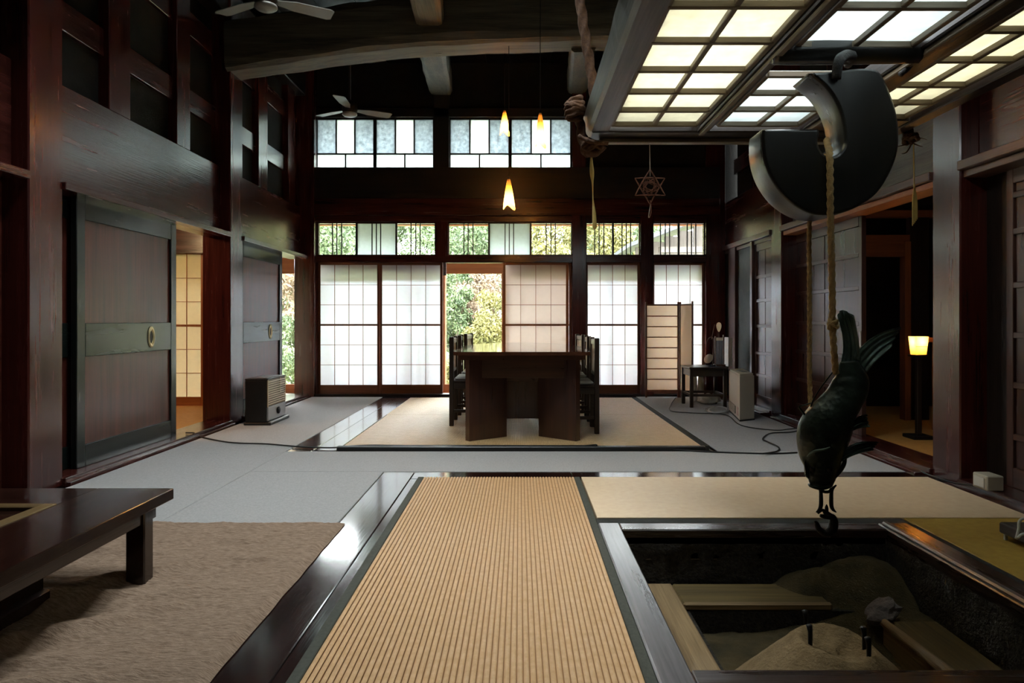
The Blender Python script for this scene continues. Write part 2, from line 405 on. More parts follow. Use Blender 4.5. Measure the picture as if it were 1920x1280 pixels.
transom('window_4', 'short barred window at the right end looking onto a grey roof', 1223, 1320, [(1223, 1272, GLASS, (1238, 1247, 1255)), (1272, 1320, GLASS, (1288, 1296, 1304))])
def highwin(name, label, xa, xb):
    n = struct(name, label, 'window', (xs((xa+xb)/2), D, Z_(317, D)))
    z0, z1, zm = Z_(317, D), Z_(222, D), Z_(289, D); f = .022
    G(n, 'window_frame', DARKW, [(xs(xa), xs(xb), D-.025, D+.025, z0, z0+f), (xs(xa), xs(xb), D-.025, D+.025, z1-f, z1),
        (xs(xa), xs(xa)+f, D-.025, D+.025, z0+f, z1-f), (xs(xb)-f, xs(xb), D-.025, D+.025, z0+f, z1-f), (xs(xa)+f, xs(xb)-f, D-.02, D+.02, zm-.01, zm+.01)], ax=0)
    a, b = xs(xa)+f, xs(xb)-f
    for i in range(3):
        p, q = a+(b-a)*i/3, a+(b-a)*(i+1)/3
        B(n, 'pane', FROST if i == 1 else GLASSG, p, q, D+.004, D+.008, zm, z1-f)
        if i: B(n, 'glazing_bar', DARKW, p-.009, p+.009, D-.02, D+.02, zm+.01, z1-f)
    for i in range(2):
        p, q = a+(b-a)*i/2, a+(b-a)*(i+1)/2
        B(n, 'pane', FROST, p, q, D+.004, D+.008, z0+f, zm)
        if i: B(n, 'glazing_bar', DARKW, p-.009, p+.009, D-.02, D+.02, z0+f, zm-.01)
highwin('window_5', 'leftmost of the four high windows under the roof', 593, 703.5)
highwin('window_6', 'second high window, just left of the upper post', 703.5, 815)
highwin('window_7', 'third high window, behind the left upper pendant lamp', 842, 956.5)
highwin('window_8', 'rightmost high window, behind the right upper pendant lamp', 956.5, 1072)

# ---------------- left wall
wl = struct('wall_left', 'dark lacquered post and beam wall on the left', 'wall', (XL, 5, 0))
def lpost(x0, x1, z0, z1, mat=POST): B(wl, 'pillar', mat, XL-.28, XL, YX(x0, XL), YX(x1, XL), z0, z1, .008)
lpost(54, 118, 0, CEIL); lpost(432, 455, 0, CEIL)
YA, YB, YC, YD = YX(118, XL), YX(432, XL), YX(455, XL), 9.30
for (a, b) in ((-2.6, YX(54, XL)), (YA, YB), (YC, YD)):
    B(wl, 'lintel', LACQ, XL-.22, XL-.10, a, b, 1.93, 2.59, .006)
    B(wl, 'door_track', LACQ, XL-.24, XL+.02, a, b-.01, 1.88, 1.928, .004)
    B(wl, 'door_sill', LACQ, XL-.25, XL+.02, a, b, -.01, .05, .004)
    B(wl, 'sill_strip', LACQ, XL+.02, XL+.05, a, b, -.01, .025, .003)
    B(wl, 'wall_panel', PLASTER, XL-.24, XL-.19, a, b, 2.59, CEIL)
    B(wl, 'tie_rail', LACQ, XL-.19, XL-.15, a, b, 2.98, 3.18, .004)
    B(wl, 'tie_rail', LACQ, XL-.19, XL-.15, a, b, 3.68, 3.90, .004)
    B(wl, 'wall_plate', DARKW, XL-.19, XL-.02, a, b, 4.1, 4.4, .01)
for x0, x1 in ((205, 245), (332, 357), (485, 502), (540, 553)):
    X = XL-.11
    B(wl, 'stud', POST, X-.12, X, YX(x0, X), YX(x1, X), 2.59, 4.3, .005)
B(wl, 'wall_panel', DOORP, XL-.24, XL-.16, -2.6, YX(54, XL), .05, 1.88)

def woodslide(name, label, X, y0, y1, handle_y=None):
    n = struct(name, label, 'sliding door', (X, (y0+y1)/2, .05)); t = .022; z0, z1 = .05, 1.885
    ym = .09
    B(n, 'stile', DOORF, X-t, X+t, y0, y0+ym, z0, z1, .004); B(n, 'stile', DOORF, X-t, X+t, y1-ym, y1, z0, z1, .004)
    B(n, 'top_rail', DOORF, X-t, X+t, y0+ym, y1-ym, z1-.15, z1, .004)
    B(n, 'middle_rail', DOORF, X-t, X+t, y0+ym, y1-ym, .80, 1.03, .004)
    B(n, 'bottom_rail', DOORF, X-t, X+t, y0+ym, y1-ym, z0, z0+.15, .004)
    B(n, 'panel', DOORP.get(2), X-.012, X+.006, y0+ym, y1-ym, 1.03, z1-.15); B(n, 'panel', DOORP.get(2), X-.012, X+.006, y0+ym, y1-ym, z0+.15, .80)
    if handle_y:
        vs_, fs = [], []; N = 28
        for (r, dx) in ((1., .0), (1., .008), (.78, .010), (.62, .004), (.55, -.006)):
            for k in range(N):
                a = 2*PI*k/N; ca, sa = math.cos(a), math.sin(a)
                sz = (abs(sa)**.9)*(1 if sa > 0 else -1)
                vs_.append((X+t+dx, handle_y+.047*r*ca*(1-.25*abs(sz)**3), .915+.085*r*sz))
        for i in range(4):
            for k in range(N): fs.append((i*N+k, i*N+(k+1) % N, (i+1)*N+(k+1) % N, (i+1)*N+k))
        h = M(n, 'handle', BRASS, vs_, fs, smooth=True)
        h.o['label'] = 'oval pale metal finger pull'
        M(h, 'finger_hollow', BRASS if False else IRON, [(X+t+.001, handle_y+.027*math.cos(2*PI*k/20), .915+.048*math.sin(2*PI*k/20)) for k in range(20)], [tuple(range(20))])
    return n
XD = XL-.10
woodslide('door_7', 'large dark sliding door on the left with oval metal pull, nearest', XD, YX(138, XD), YX(326, XD), YX(285, XD+.03))
woodslide('door_8', 'dark sliding door slid back behind the nearest left door', XD-.07, YA+.02, YX(300, XD-.07))
woodslide('door_9', 'farther dark sliding door on the left wall, behind the oil stove', XD, YC+.12, YX(526, XD), YX(508, XD+.03))

# room beyond the left wall
lr = struct('wall_left_room', 'dim warm-lit room seen through the gap beside the left door', 'wall', (-4.5, 7, 0))
B(lr, 'tatami_floor', TATAMI, -6.4, XL-.26, 1.5, 8.1, -.012, .035)
B(lr, 'wall_panel', PLASTER, -6.5, -6.4, 1.5, 10.4, -.1, 2.6)
B(lr, 'wall_panel', PLASTER, -6.5, XL-.28, 1.4, 1.5, -.1, 2.6)
B(lr, 'ceiling_board', ORANGE, -6.5, XL-.28, 1.4, 9.4, 2.55, 2.6)
B(lr, 'door_head', LACQ, -6.4, XL-.28, 8.08, 8.22, 1.87, 2.0); B(lr, 'wall_panel', LACQ, -6.4, XL-.28, 8.12, 8.18, 2.0, 2.55)
B(lr, 'door_head_strip', LACQ, -6.4, XL-.28, 8.04, 8.1, 1.84, 1.875)
B(lr, 'veranda_board', ORANGE, -6.4, XL-.28, 8.22, 9.5, -.012, .03)
shoji('door_10', 'cream paper door glowing warm inside the left room', X_(292, 8.15), X_(382, 8.15), 8.15, .035, 1.87, 3, 6, .1, 3, WASHIW, ORANGE, .03)
shoji('door_11', 'cream paper door of the left room behind the pillar', X_(382, 8.15), XL-.29, 8.17, .035, 1.87, 3, 6, .1, 3, WASHIW, ORANGE, .03)
shoji('door_12', 'cream paper door of the left room farther left', X_(196, 8.15), X_(292, 8.15), 8.17, .035, 1.87, 3, 6, .1, 3, WASHIW, ORANGE, .03)
B(lr, 'wall_panel', PLASTER, -6.4, X_(196, 8.15), 8.12, 8.18, 0, 2.0)
lamp('left_room_ceiling_lamp', 'POINT', (-4.4, 6.2, 2.2), 42, (1, .68, .34), .12)

# ---------------- right wall
wr = struct('wall_right', 'dark lacquered post and beam wall on the right', 'wall', (XR, 5, 0))
YR1a, YR1b = YX(1800, XR), YX(1748, XR); YR2a, YR2b = YX(1465, XR), YX(1446, XR)
B(wr, 'pillar', POST, XR, XR+.3, YR1a, YR1b, 0, CEIL, .008); B(wr, 'pillar', POST, XR, XR+.3, YR2a, YR2b, 0, CEIL, .008)
for (a, b, mt) in ((-2.6, YR1a, LACQ), (YR1b, YR2a, OLDBEAM), (YR2b, 9.4, LACQ)):
    o = .03 if a > 7 else .12
    B(wr, 'lintel', mt, XR+o, XR+o+.12, a, b, 2.06, 2.66, .006)
    B(wr, 'door_track', GRIDF, XR-.02, XR+.24, a+.01, b, 2.0, 2.058, .004)
    B(wr, 'track_strip', ORANGE if mt is OLDBEAM else GRIDF, XR+.02, XR+.2, a+.01, b, 1.955, 1.998, .003)
    B(wr, 'door_sill', LACQ, XR-.02, XR+.26, a, b, -.01, .045, .004)
    B(wr, 'sill_strip', LACQ, XR-.12, XR-.02, a, b, -.01, .02, .003)
    B(wr, 'wall_panel', PLASTER, XR+.2, XR+.26, a, b, 2.66, CEIL)
    B(wr, 'tie_rail', LACQ, XR+.15, XR+.2, a, b, 3.05, 3.25, .004)
for y in (8.4, 6.3, 5.5): B(wr, 'stud', POST, XR+.12, XR+.25, y, y+.2, 2.66, 4.4, .005)
# far bay: plaster with a slim post, then a gridded door
B(wr, 'wall_panel', PLASTERG, XR+.04, XR+.1, YX(1406, XR+.02), 9.4, .04, 2.0)
B(wr, 'slim_post', GRIDF, XR, XR+.06, YX(1378, XR), YX(1366, XR), .04, 2.0, .004)
B(wr, 'slim_post', GRIDF, XR, XR+.08, YX(1406, XR)-.07, YX(1406, XR), .04, 2.0, .004)
def griddoor(name, label, X, y0, y1, cols, zs, z1=1.96, frame=GRIDF, panel=GRIDP):
    n = struct(name, label, 'panelled door', (X, (y0+y1)/2, .045)); t = .02; z0 = .045; s = .055
    B(n, 'stile', frame, X-t, X+t, y0, y0+s, z0, z1, .003); B(n, 'stile', frame, X-t, X+t, y1-s, y1, z0, z1, .003)
    B(n, 'top_rail', frame, X-t, X+t, y0+s, y1-s, z1-.09, z1, .003); B(n, 'bottom_rail', frame, X-t, X+t, y0+s, y1-s, z0, z0+.12, .003)
    zz = [z0+.12]+list(zs)+[z1-.09]
    for z in zs: B(n, 'cross_rail', frame, X-t, X+t-.004, y0+s, y1-s, z-.018, z+.018, .003)
    a, b = y0+s, y1-s
    for i in range(cols):
        p, q = a+(b-a)*i/cols, a+(b-a)*(i+1)/cols
        for j in range(len(zz)-1):
            B(n, 'panel', panel.get(2), X-.006, X+.008, p+.007, q-.007, zz[j], zz[j+1], .002)
    B(n, 'backing_board', DARKW, X+.009, X+.016, a, b, z0+.1, z1-.05)
    return n
griddoor('door_13', 'gridded dark door on the far right, behind the white heater', XR+.055, YR2b-.0, YX(1406, XR)-.07, 2, (.40, .66, .98, 1.28, 1.56))
XE = XR+.18
gd = griddoor('door_14', 'gridded dark door behind the hanging ropes', XE, YX(1620, XE), YR2a+.1, 2, (.42, .72, 1.02, 1.33, 1.62))
B(gd, 'finger_pull', WHITEP2, XE-.024, XE-.019, YX(1620, XE)+.012, YX(1620, XE)+.03, .82, .95)
griddoor('door_15', 'near right door with rails, cut by the picture edge', XE, 3.0, YX(1893, XE), 1, (.35, .66, .96, 1.26, 1.58, 1.80))
B(wr, 'wall_panel', DARKW, XE-.01, XE+.05, YX(1893, XE), YR1a, .04, 2.0)
B(wr, 'wall_panel', DARKW, XE-.01, XE+.05, -2.6, 3.0, .04, 2.0)
B(wr, 'wall_panel', DARKW, XR+.10, XR+.2, YR2b-.02, 9.56, -.1, 2.1)
# room beyond the right wall
rr = struct('wall_right_room', 'dark side room seen through the gap beside the right pillar', 'wall', (4.6, 7, 0))
B(rr, 'tatami_floor', TATAMI, XR+.26, 6.4, 3.5, 8.1, -.012, .03)
B(rr, 'wall_panel', DARKW, XR+.3, 6.5, 8.1, 8.2, -.1, 2.6); B(rr, 'wall_panel', PLASTER, 6.4, 6.5, 3.4, 8.1, -.1, 2.6)
B(rr, 'wall_panel', PLASTER, XR+.3, 6.5, 3.4, 3.5, -.1, 2.6); B(rr, 'ceiling_board', DARKW, XR+.28, 6.5, 3.4, 8.2, 2.55, 2.6)
B(rr, 'door_head', SHOJI, XR+.3, 6.4, 6.95, 7.05, 2.10, 2.17); B(rr, 'wall_panel', DARKW, XR+.3, 6.4, 7.0, 7.05, 2.17, 2.55)
B(rr, 'inner_post', SHOJI, X_(1692, 7.0), X_(1703, 7.0), 6.95, 7.05, .03, 1.85)
B(rr, 'inner_post', DARKW, X_(1704, 7.0), X_(1740, 7.0), 6.98, 7.05, .03, 2.1)
B(rr, 'inner_head', SHOJI, X_(1560, 7.0), X_(1703, 7.0), 6.97, 7.05, 1.70, 1.92)
B(rr, 'opening_jamb', SHOJI, XR+.2, XR+.26, YR1b, YR1b+.05, .04, 2.0)

# ---------------- rear wall and ceiling
wk = struct('wall_rear', 'dark wall behind the viewer', 'wall', (0, -2.6, 0))
B(wk, 'wall_panel', PLASTER, -3.2, 3.2, -2.7, -2.6, -.1, CEIL)
ce = struct('ceiling', 'high dark boarded ceiling with smoked logs', 'ceiling', (0, 5, CEIL))
FILL_SKYL = [(-1.2, .25, 2.6, 4.0), (-1.6, -.4, 4.1, 5.2)]  # added roof openings, out of view, to brighten the foreground floor
SHAFT = 1.15  # depth of the added shafts, keeping their light off the crossbeam
def ceil_strip(x0, x1, y0, y1): B(ce, 'ceiling_board', DARKW, x0, x1, y0, y1, CEIL, CEIL+.08)
ys = [-2.7, 2.6, 4.0, 4.1, 5.2, 7.4]
for a, b in zip(ys, ys[1:]):
    holes = sorted((h[0], h[1]) for h in FILL_SKYL if h[2] < b-.01 and h[3] > a+.01)
    x = -3.2
    for h in holes: ceil_strip(x, h[0], a, b); x = h[1]
    ceil_strip(x, 3.2, a, b)
for i in range(14): ceil_strip(-3.2+i*6.4/14+.004, -3.2+(i+1)*6.4/14-.004, 7.4, 9.56)
B(ce, 'roof_deck', DARKW, -3.3, 3.3, 7.35, 9.6, CEIL+.08, CEIL+.12)
B(ce, 'end_board', DARKW, -3.3, 3.3, 9.54, 9.62, CEIL-.1, CEIL+.12)
for k, (x0, x1, y0, y1) in enumerate(FILL_SKYL):
    sk = struct('window_%d' % (20+k), 'added roof light out of view, brightening the foreground floor', 'skylight', ((x0+x1)/2, (y0+y1)/2, CEIL))
    zs_ = CEIL+SHAFT
    B(sk, 'pane', GLASS, x0, x1, y0, y1, zs_, zs_+.006)
    for q in ((x0-.04, x0, y0-.04, y1+.04), (x1, x1+.04, y0-.04, y1+.04), (x0, x1, y0-.04, y0), (x0, x1, y1, y1+.04)): B(sk, 'shaft_board', DARKW, *q, CEIL+.08, zs_+.03)
    portal(((x0+x1)/2, (y0+y1)/2, zs_+.03), x1-x0, y1-y0, (0, 0, 0))
portal((xs(833), D+.15, Z_(270, D)), 3.6, .75, (-PI/2, 0, 0))
def logbeam(name, pts, w_, h_, mat, seed=0, ax=0):
    """pts: bottom centre line; rough squared log"""
    P = smoothpath(pts, 10); vs_, fs = [], []; n = 12
    for i, p in enumerate(P):
        t = (P[min(i+1, len(P)-1)]-P[max(i-1, 0)]).normalized(); s = Vector((t.y, -t.x, 0)).normalized()
        for k in range(n):
            a = 2*PI*(k+.5)/n; c, sn = math.cos(a), math.sin(a)
            e = .35; px = w_/2*abs(c)**e*(1 if c > 0 else -1); pz = h_/2*abs(sn)**e*(1 if sn > 0 else -1)
            j = noise.noise(Vector((p.x*2.3+seed, p.y*2.3, k*.7)))*.018
            vs_.append(p+s*(px+j)+Vector((0, 0, h_/2+pz+(j if pz > 0 else j*.5))))
    for i in range(len(P)-1):
        for k in range(n): fs.append((i*n+k, i*n+(k+1) % n, (i+1)*n+(k+1) % n, (i+1)*n+k))
    fs += [tuple(range(n)), tuple(range((len(P)-1)*n, len(P)*n))]
    return M(ce, name, mat, vs_, fs, ax=ax)
def bz(x, y): return (X_(x, 6.95), 6.95, Z_(y, 6.95)-.0)
logbeam('crossbeam', [(-2.92, 6.95, 3.53), bz(500, 134), bz(580, 123), bz(680, 108), bz(780, 99), bz(860, 94), bz(960, 91), bz(1150, 86), (1.9, 6.95, 3.83), (2.85, 6.95, 3.8)], .42, .5, LOG)
logbeam('roof_log', [(-.90, 7.0, 3.78), (-1.0, 8.2, 3.98), (-1.08, 9.4, 4.14)], .31, .34, LOG, 3, 1)
logbeam('roof_log', [(.66, 7.0, 3.80), (.73, 8.2, 4.0), (.79, 9.4, 4.16)], .27, .34, LOG, 5, 1)
logbeam('roof_log', [(-.7, 3.0, 4.15), (-.8, 5.0, 4.0), (-.9, 6.9, 3.95)], .3, .34, LOG, 9, 1)

# ---------------- veranda and garden
en = struct('veranda', 'glazed wooden veranda beyond the paper doors', 'veranda', (0, 10, -.08))
YE = 10.35
B(en, 'veranda_board', ORANGE, -6.4, 3.3, 9.58, 10.5, -.14, -.05)
zb, zt = Z_(720, YE), Z_(513, YE)
B(en, 'sash_bottom', ORANGE, -6.4, 3.3, YE-.02, YE+.02, -.05, zb, .003); B(en, 'sash_top', ORANGE, -6.4, 3.3, YE-.03, YE+.03, zt, zt+.24, .004)
for x in (-6.3, -5.4, -4.5, -3.02, -2.15, -1.16, -.24, .72, 1.6, 2.5, 3.2):
    B(en, 'sash_stile', ORANGE, x-.03, x+.03, YE-.02, YE+.02, zb, zt, .003)
for a, b in ((-6.4, -3.1), (-3.1, -1.2), (-1.2, .72), (.72, 3.3)): B(en, 'pane', GLASS, a, b, YE-.003, YE+.003, zb, zt)
for x in (-6.3, -4.9, -3.28, -1.19, .91, 1.94, 3.2): B(en, 'post', ORANGE, x-.06, x+.06, YE+.1, YE+.22, -.4, 2.5, .005)
for a, b in ((-2.75, -1.03), (-.17, 2.6)): B(en, 'shade_board', GREYW, a, b, D+.13, D+.16, ZT-.17, ZT+.08)  # unseen boards added to darken the tops of the paper doors
for x in (622, 766, 797, 1143): B(en, 'shutter_stile', ORANGE, X_(x-2.5, D+.16), X_(x+2.5, D+.16), D+.13, D+.17, .03, ZT)
B(en, 'eave_beam', ORANGE, -6.4, 3.4, YE+.1, YE+.2, 2.5, 2.62, .005)
lv, lf = boxes_geo([(-6.5, 3.4, 0, 1, 0, 1)])
M(en, 'lean_roof', GREYW, [(-6.5, 9.55, 3.0), (3.4, 9.55, 3.0), (3.4, 10.75, 2.62), (-6.5, 10.75, 2.62), (-6.5, 9.55, 3.04), (3.4, 9.55, 3.04), (3.4, 10.75, 2.66), (-6.5, 10.75, 2.66)], lf)
B(en, 'main_eave', ORANGE, -6.5, 4, 9.55, 10.6, 4.12, 4.2)
for i in range(22): B(en, 'rafter', ORANGE, -5+i*.42, -4.94+i*.42, 9.56, 10.6, 4.03, 4.12)

gd_ = struct('ground', 'mossy garden ground outside', 'ground', (0, 25, -.45))
N = 40; vs_, fs = [], []
for i in range(N+1):
    for j in range(N+1):
        x, y = -35+70*i/N, 10.6+50*j/N
        z = -.45+max(0, y-17)*.16+.25*noise.noise(Vector((x*.3, y*.3, 0)))*min(1, (y-10)/4)
        vs_.append((x, y, z))
for i in range(N):
    for j in range(N): k = i*(N+1)+j; fs.append((k, k+N+1, k+N+2, k+1))
M(gd_, 'lawn', GROUND, vs_, fs, smooth=True)
def plant(name, label, x, y, h, rx, rz_, n, leaf, mat, seed, trunk=True, group=None, z0=-.4):
    rnd = random.Random(seed); t = thing(name, label, 'tree' if trunk else 'shrub', (x, y, z0), group=group)
    c = Vector((x, y, z0+h)); vs_, fs = [], []
    clumps = []
    for _ in range(26):
        d = Vector((rnd.gauss(0, 1), rnd.gauss(0, 1), rnd.gauss(0, 1))).normalized()*rnd.uniform(.35, .9)
        clumps.append((c+Vector((d.x*rx, d.y*rx, d.z*rz_)), rnd.uniform(.22, .4)*min(rx, rz_)))
    for i in range(n):
        cc, cr = clumps[i % len(clumps)]
        d = Vector((rnd.gauss(0, 1), rnd.gauss(0, 1), rnd.gauss(0, 1))).normalized()*cr*rnd.random()**.4
        p = cc+d; a = Vector((rnd.gauss(0, 1), rnd.gauss(0, 1), rnd.gauss(0, .6))).normalized(); b = a.orthogonal().normalized()
        b = Matrix.Rotation(rnd.uniform(0, 2*PI), 3, a) @ b
        s = leaf*rnd.uniform(.6, 1.3); q = b.cross(a)
        k = len(vs_); vs_ += [p-b*s, p+q*s*.38+a*s*.12, p+b*s, p-q*s*.38+a*s*.12]; fs.append((k, k+1, k+2, k+3))
    me = bpy.data.meshes.new('foliage'); me.from_pydata([tuple(v-t.off) for v in vs_], [], fs); me.update()
    f = link('foliage', me, mat, t, t.off); f.o['kind'] = 'stuff'
    lean = rnd.uniform(-.4, .4)
    tr = T(t, 'trunk', BARK, [(x, y, z0-.3), (x+lean*.4, y, z0+h*.4), (x+lean, y, z0+h)], [.035*h+.02, .025*h+.015, .01*h+.01], 8, 5)
    for k in range(6 if trunk else 3):
        cc, cr = clumps[k*3]
        T(t, 'branch', BARK, [(x+lean*.6, y, z0+h*.55), ((x+lean*.6+cc.x)/2, (y+cc.y)/2, z0+h*.7), cc], [.012*h+.012, .008*h+.01, .008], 6, 4)
    return t
plant('shrub', 'bushy green shrub at the left side of the garden doorway', -1.7, 15.6, 1.4, .7, 1.4, 8000, .05, LG, 21, False)
GT = 'trees beyond the veranda'
plant('shrub', 'yellow-leaved shrub in the garden doorway', -.62, 14.2, 1.05, .62, .95, 8000, .045, LY, 1, False)
plant('shrub', 'small yellow bush low in the garden doorway at left', -1.35, 12.6, .35, .5, .45, 4500, .04, LY, 2, False)
plant('shrub', 'dark green shrub at the right side of the garden doorway', .15, 15, 1.1, .75, 1.4, 8000, .045, LB, 3, False)
plant('shrub', 'tawny shrub behind the yellow one in the garden doorway', -.85, 16.2, 1.9, .9, 1.1, 8000, .05, LO, 4, False)
plant('garden_tree', 'pale green tree behind the shrubs, top of the garden doorway', -1.2, 18.5, 3.4, 2.0, 1.9, 13000, .065, LG, 5)
plant('garden_tree', 'green tree seen through the left low window', -5.3, 18.5, 3.2, 2.0, 2.2, 12000, .07, LG, 6)
plant('garden_tree', 'slim green tree seen through the right part of the left low window', -3.0, 21, 3.6, 1.25, 2.0, 11000, .07, LG, 31)
plant('shrub', 'green bush seen in the far left door gap', -5.2, 14.5, .9, 1.2, 1.1, 9000, .05, LG, 7, False)
plant('shrub', 'tawny bush above the green one in the far left door gap', -6.4, 17.5, 2.2, 1.5, 1.3, 4600, .09, LO, 8, False)
plant('garden_tree', 'yellow-green tree over the right of the garden doorway', 1.3, 18, 3.4, 1.9, 1.8, 12000, .07, LY, 9)
plant('garden_tree', 'green tree seen through the short barred window', 2.6, 21, 3.6, 2.2, 2.2, 12000, .08, LG, 10)
plant('garden_tree', 'tall grey-green tree behind the left high windows', -7.2, 27, 5.2, 2.9, 3.4, 8000, .17, LB, 11)
plant('garden_tree', 'tall grey-green tree behind the middle high windows', -1.4, 28, 5.0, 2.9, 3.2, 8000, .17, LB, 12)
plant('garden_tree', 'tall grey-green tree behind the right high windows', 4.4, 28.5, 5.2, 2.9, 3.2, 8000, .17, LB, 13)
plant('garden_tree', 'green tree on the slope at far left', -12, 22, 4.4, 2.8, 3.0, 7000, .15, LG, 14)
plant('garden_tree', 'green tree on the slope at far right', 10.2, 27, 4.6, 2.8, 3.0, 7000, .15, LG, 15)
ob = thing('outbuilding', 'grey boarded outbuilding with a sloping roof in the right barred window', 'building', (5.2, 16, -.4))
for i in range(14): B(ob, 'wall_board', GREYW, 2.55+i*.32, 2.55+(i+1)*.32-.014, 15.0, 15.06, -.4, 2.40+.38*min(2.3, .65+i*.32), .004)
M(ob, 'roof', TILE, [(2.3, 14.4, 2.59), (4.9, 14.4, 3.58), (7.6, 14.4, 3.58), (7.6, 18, 3.58), (4.9, 18, 3.58), (2.3, 18, 2.59), (2.3, 14.4, 2.67), (4.9, 14.4, 3.68), (7.6, 14.4, 3.68), (7.6, 18, 3.68), (4.9, 18, 3.68), (2.3, 18, 2.67)],
  [(0, 1, 4, 5), (1, 2, 3, 4), (6, 11, 10, 7), (7, 10, 9, 8), (0, 6, 7, 1), (1, 7, 8, 2), (2, 8, 9, 3), (3, 9, 10, 4), (4, 10, 11, 5), (5, 11, 6, 0)])
B(ob, 'purlin', GREYW, 3.0, 7.5, 14.6, 14.75, 2.5, 2.62)

# ================================================================== MATS, CARPETS
def slabthing(name, label, cat, mat, x0, x1, y0, y1, z, th=.012, group=None):
    t = thing(name, label, cat, ((x0+x1)/2, (y0+y1)/2, z-th), group=group)
    B(t, 'pile', mat, x0, x1, y0, y1, z-th, z, .003); return t
def ribbed(parent, name, mat, x0, x1, y0, y1, z, pitch, h):
    n = int((x1-x0)/pitch); p = (x1-x0)/n; prof = []
    for i in range(n):
        a = x0+i*p
        prof += [(a, z-h), (a+p*.10, z-h*.3), (a+p*.28, z), (a+p*.72, z), (a+p*.90, z-h*.3)]
    prof.append((x1, z-h))
    vs_ = [(x, y, zz) for y in (y0, y1) for x, zz in prof]; m = len(prof)
    fs = [(i, i+1, m+i+1, m+i) for i in range(m-1) if i % 5 != 4 and i % 5 != 0]
    o = M(parent, name, mat, vs_, fs, smooth=True); return o
def mat_thing(label, x0, x1, y0, y1, straw, bl=0, br=0, bf=0, bb=0, rib=None, z=.022, border=BORDER):
    t = thing('woven_mat', label, 'mat', ((x0+x1)/2, (y0+y1)/2, .0))
    a, b, c, d = x0+bl, x1-br, y0+bf, y1-bb
    B(t, 'mat_core', CORE if rib else straw, a, b, c, d, -.01, z-.008 if rib else z-.006)
    if rib: w_ = ribbed(t, 'weave', straw, a, b, c, d, z, *rib)
    else: B(t, 'weave', straw, a, b, c, d, z-.006, z, .002)
    for (e, q) in ((bl, (x0, a, y0, y1)), (br, (b, x1, y0, y1)), (bf, (a, b, y0, c)), (bb, (a, b, d, y1))):
        if e: B(t, 'border', border, q[0], q[1], q[2], q[3], -.01, z+.001, .003)
    return t
mat_thing('long ribbed straw mat with grey borders running up the middle foreground', -.665, .395, 1.3, 4.48, STRAW, .038, .036, rib=(.0192, .009))
mat_thing('plain beige mat lying crosswise behind the hearth', .405, 2.68, 3.56, 4.48, STRAWP)
mat_thing('golden yellow mat right of the hearth', 1.995, 2.68, 1.2, 3.545, STRAWY)
mat_thing('nearer half of the straw floor mat under the long table', -1.44, 1.56, 5.60, 7.43, STRAWF, 0, .07, rib=(.0125, .006), border=BORDERB)
mat_thing('farther half of the straw floor mat towards the paper doors', -1.45, 1.56, 7.44, 9.08, STRAWF, 0, .07, rib=(.0125, .006), border=BORDERB)
sb = thing('floor_bar', 'long black bar edging the far straw mat', 'floor edging', (0, 5.5, 0))
B(sb, 'bar', BLACKM, -1.46, 1.49, 5.44, 5.50, 0, .042, .006)
slabthing('carpet', 'grey carpet strip along the left wall', 'carpet', CARPET, -2.82, -1.86, 3.2, 9.27, .008)
slabthing('carpet', 'grey carpet band crossing in front of the black bar', 'carpet', CARPET, -1.855, 2.66, 4.70, 5.42, .009)
slabthing('carpet', 'small grey carpet behind the brown blanket', 'carpet', CARPET, -1.855, -.935, 3.2, 4.695, .0085)
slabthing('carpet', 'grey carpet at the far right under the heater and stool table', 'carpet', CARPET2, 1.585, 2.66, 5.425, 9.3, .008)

# blanket
bt = thing('blanket', 'crumpled brown fleece blanket under the low table', 'blanket', (-1.9, 2.3, .01))
FOLDS = [(-1.3, 2.88, -2.05, 2.3, .03, .035), (-1.42, 2.56, -2.2, 1.9, .045, .04), (-1.22, 2.42, -2.0, 1.75, .035, .045), (-.95, 2.88, -1.38, 2.95, .016, .03), (-.98, 2.02, -1.7, 1.72, .026, .05), (-2.4, 3.05, -1.5, 2.98, .022, .03), (-1.05, 3.12, -1.5, 3.2, .012, .03), (-1.1, 2.62, -1.4, 2.5, .014, .03)]
nx, ny = 230, 280; vs_, fs = [], []
for i in range(nx+1):
    for j in range(ny+1):
        x = -2.82+1.93*i/nx; y = 1.2+2.29*j/ny
        near = max(0, min(1, (-1.15-x)/.7))*max(0, min(1, (3.0-y)/.5))
        u = (y-2.3)*.86-(x+1.9)*.5; v2 = (y-2.3)*.5+(x+1.9)*.86
        near *= max(0, min(1, (x+1.68)/.1)); fold = abs(noise.noise(Vector((u*6.5, v2*1.1, 1.3))))
        z = .026+.07*near*max(0, .42-fold)**1.2*2+.02*near*noise.noise(Vector((u*16, v2*3, 7)))
        z += .012*max(0, .3-abs(noise.noise(Vector((x*1.1, y*4.5, 2)))))*2+.006*noise.noise(Vector((x*9, y*22, 3)))+.004*noise.noise(Vector((x*45, y*90, 5)))
        for (ax_, ay_, bx_, by_, hh, ww) in FOLDS:
            dx, dy = bx_-ax_, by_-ay_; L2 = dx*dx+dy*dy; tt = ((x-ax_)*dx+(y-ay_)*dy)/L2
            tt_ = max(0, min(1, tt)); wig = .025*noise.noise(Vector((tt*3, hh*90, 0)))
            dd = math.hypot(x-ax_-dx*tt_, y-ay_-dy*tt_)+wig
            z += hh*math.exp(-(dd/ww)**2)*math.sin(PI*min(1, max(0, tt_*.8+.12)))*max(0, min(1, (x+1.70)/.06) if y < 2.5 else 1)
        e = min(i, nx-i, j, ny-j)/4
        if e < 1: z = .01+(z-.01)*e
        if i == nx: x += .006*noise.noise(Vector((y*6, 0, 0)))
        if j == ny: y += .012*noise.noise(Vector((x*3, 0, 0)))
        vs_.append((x, y, max(z, .010)))
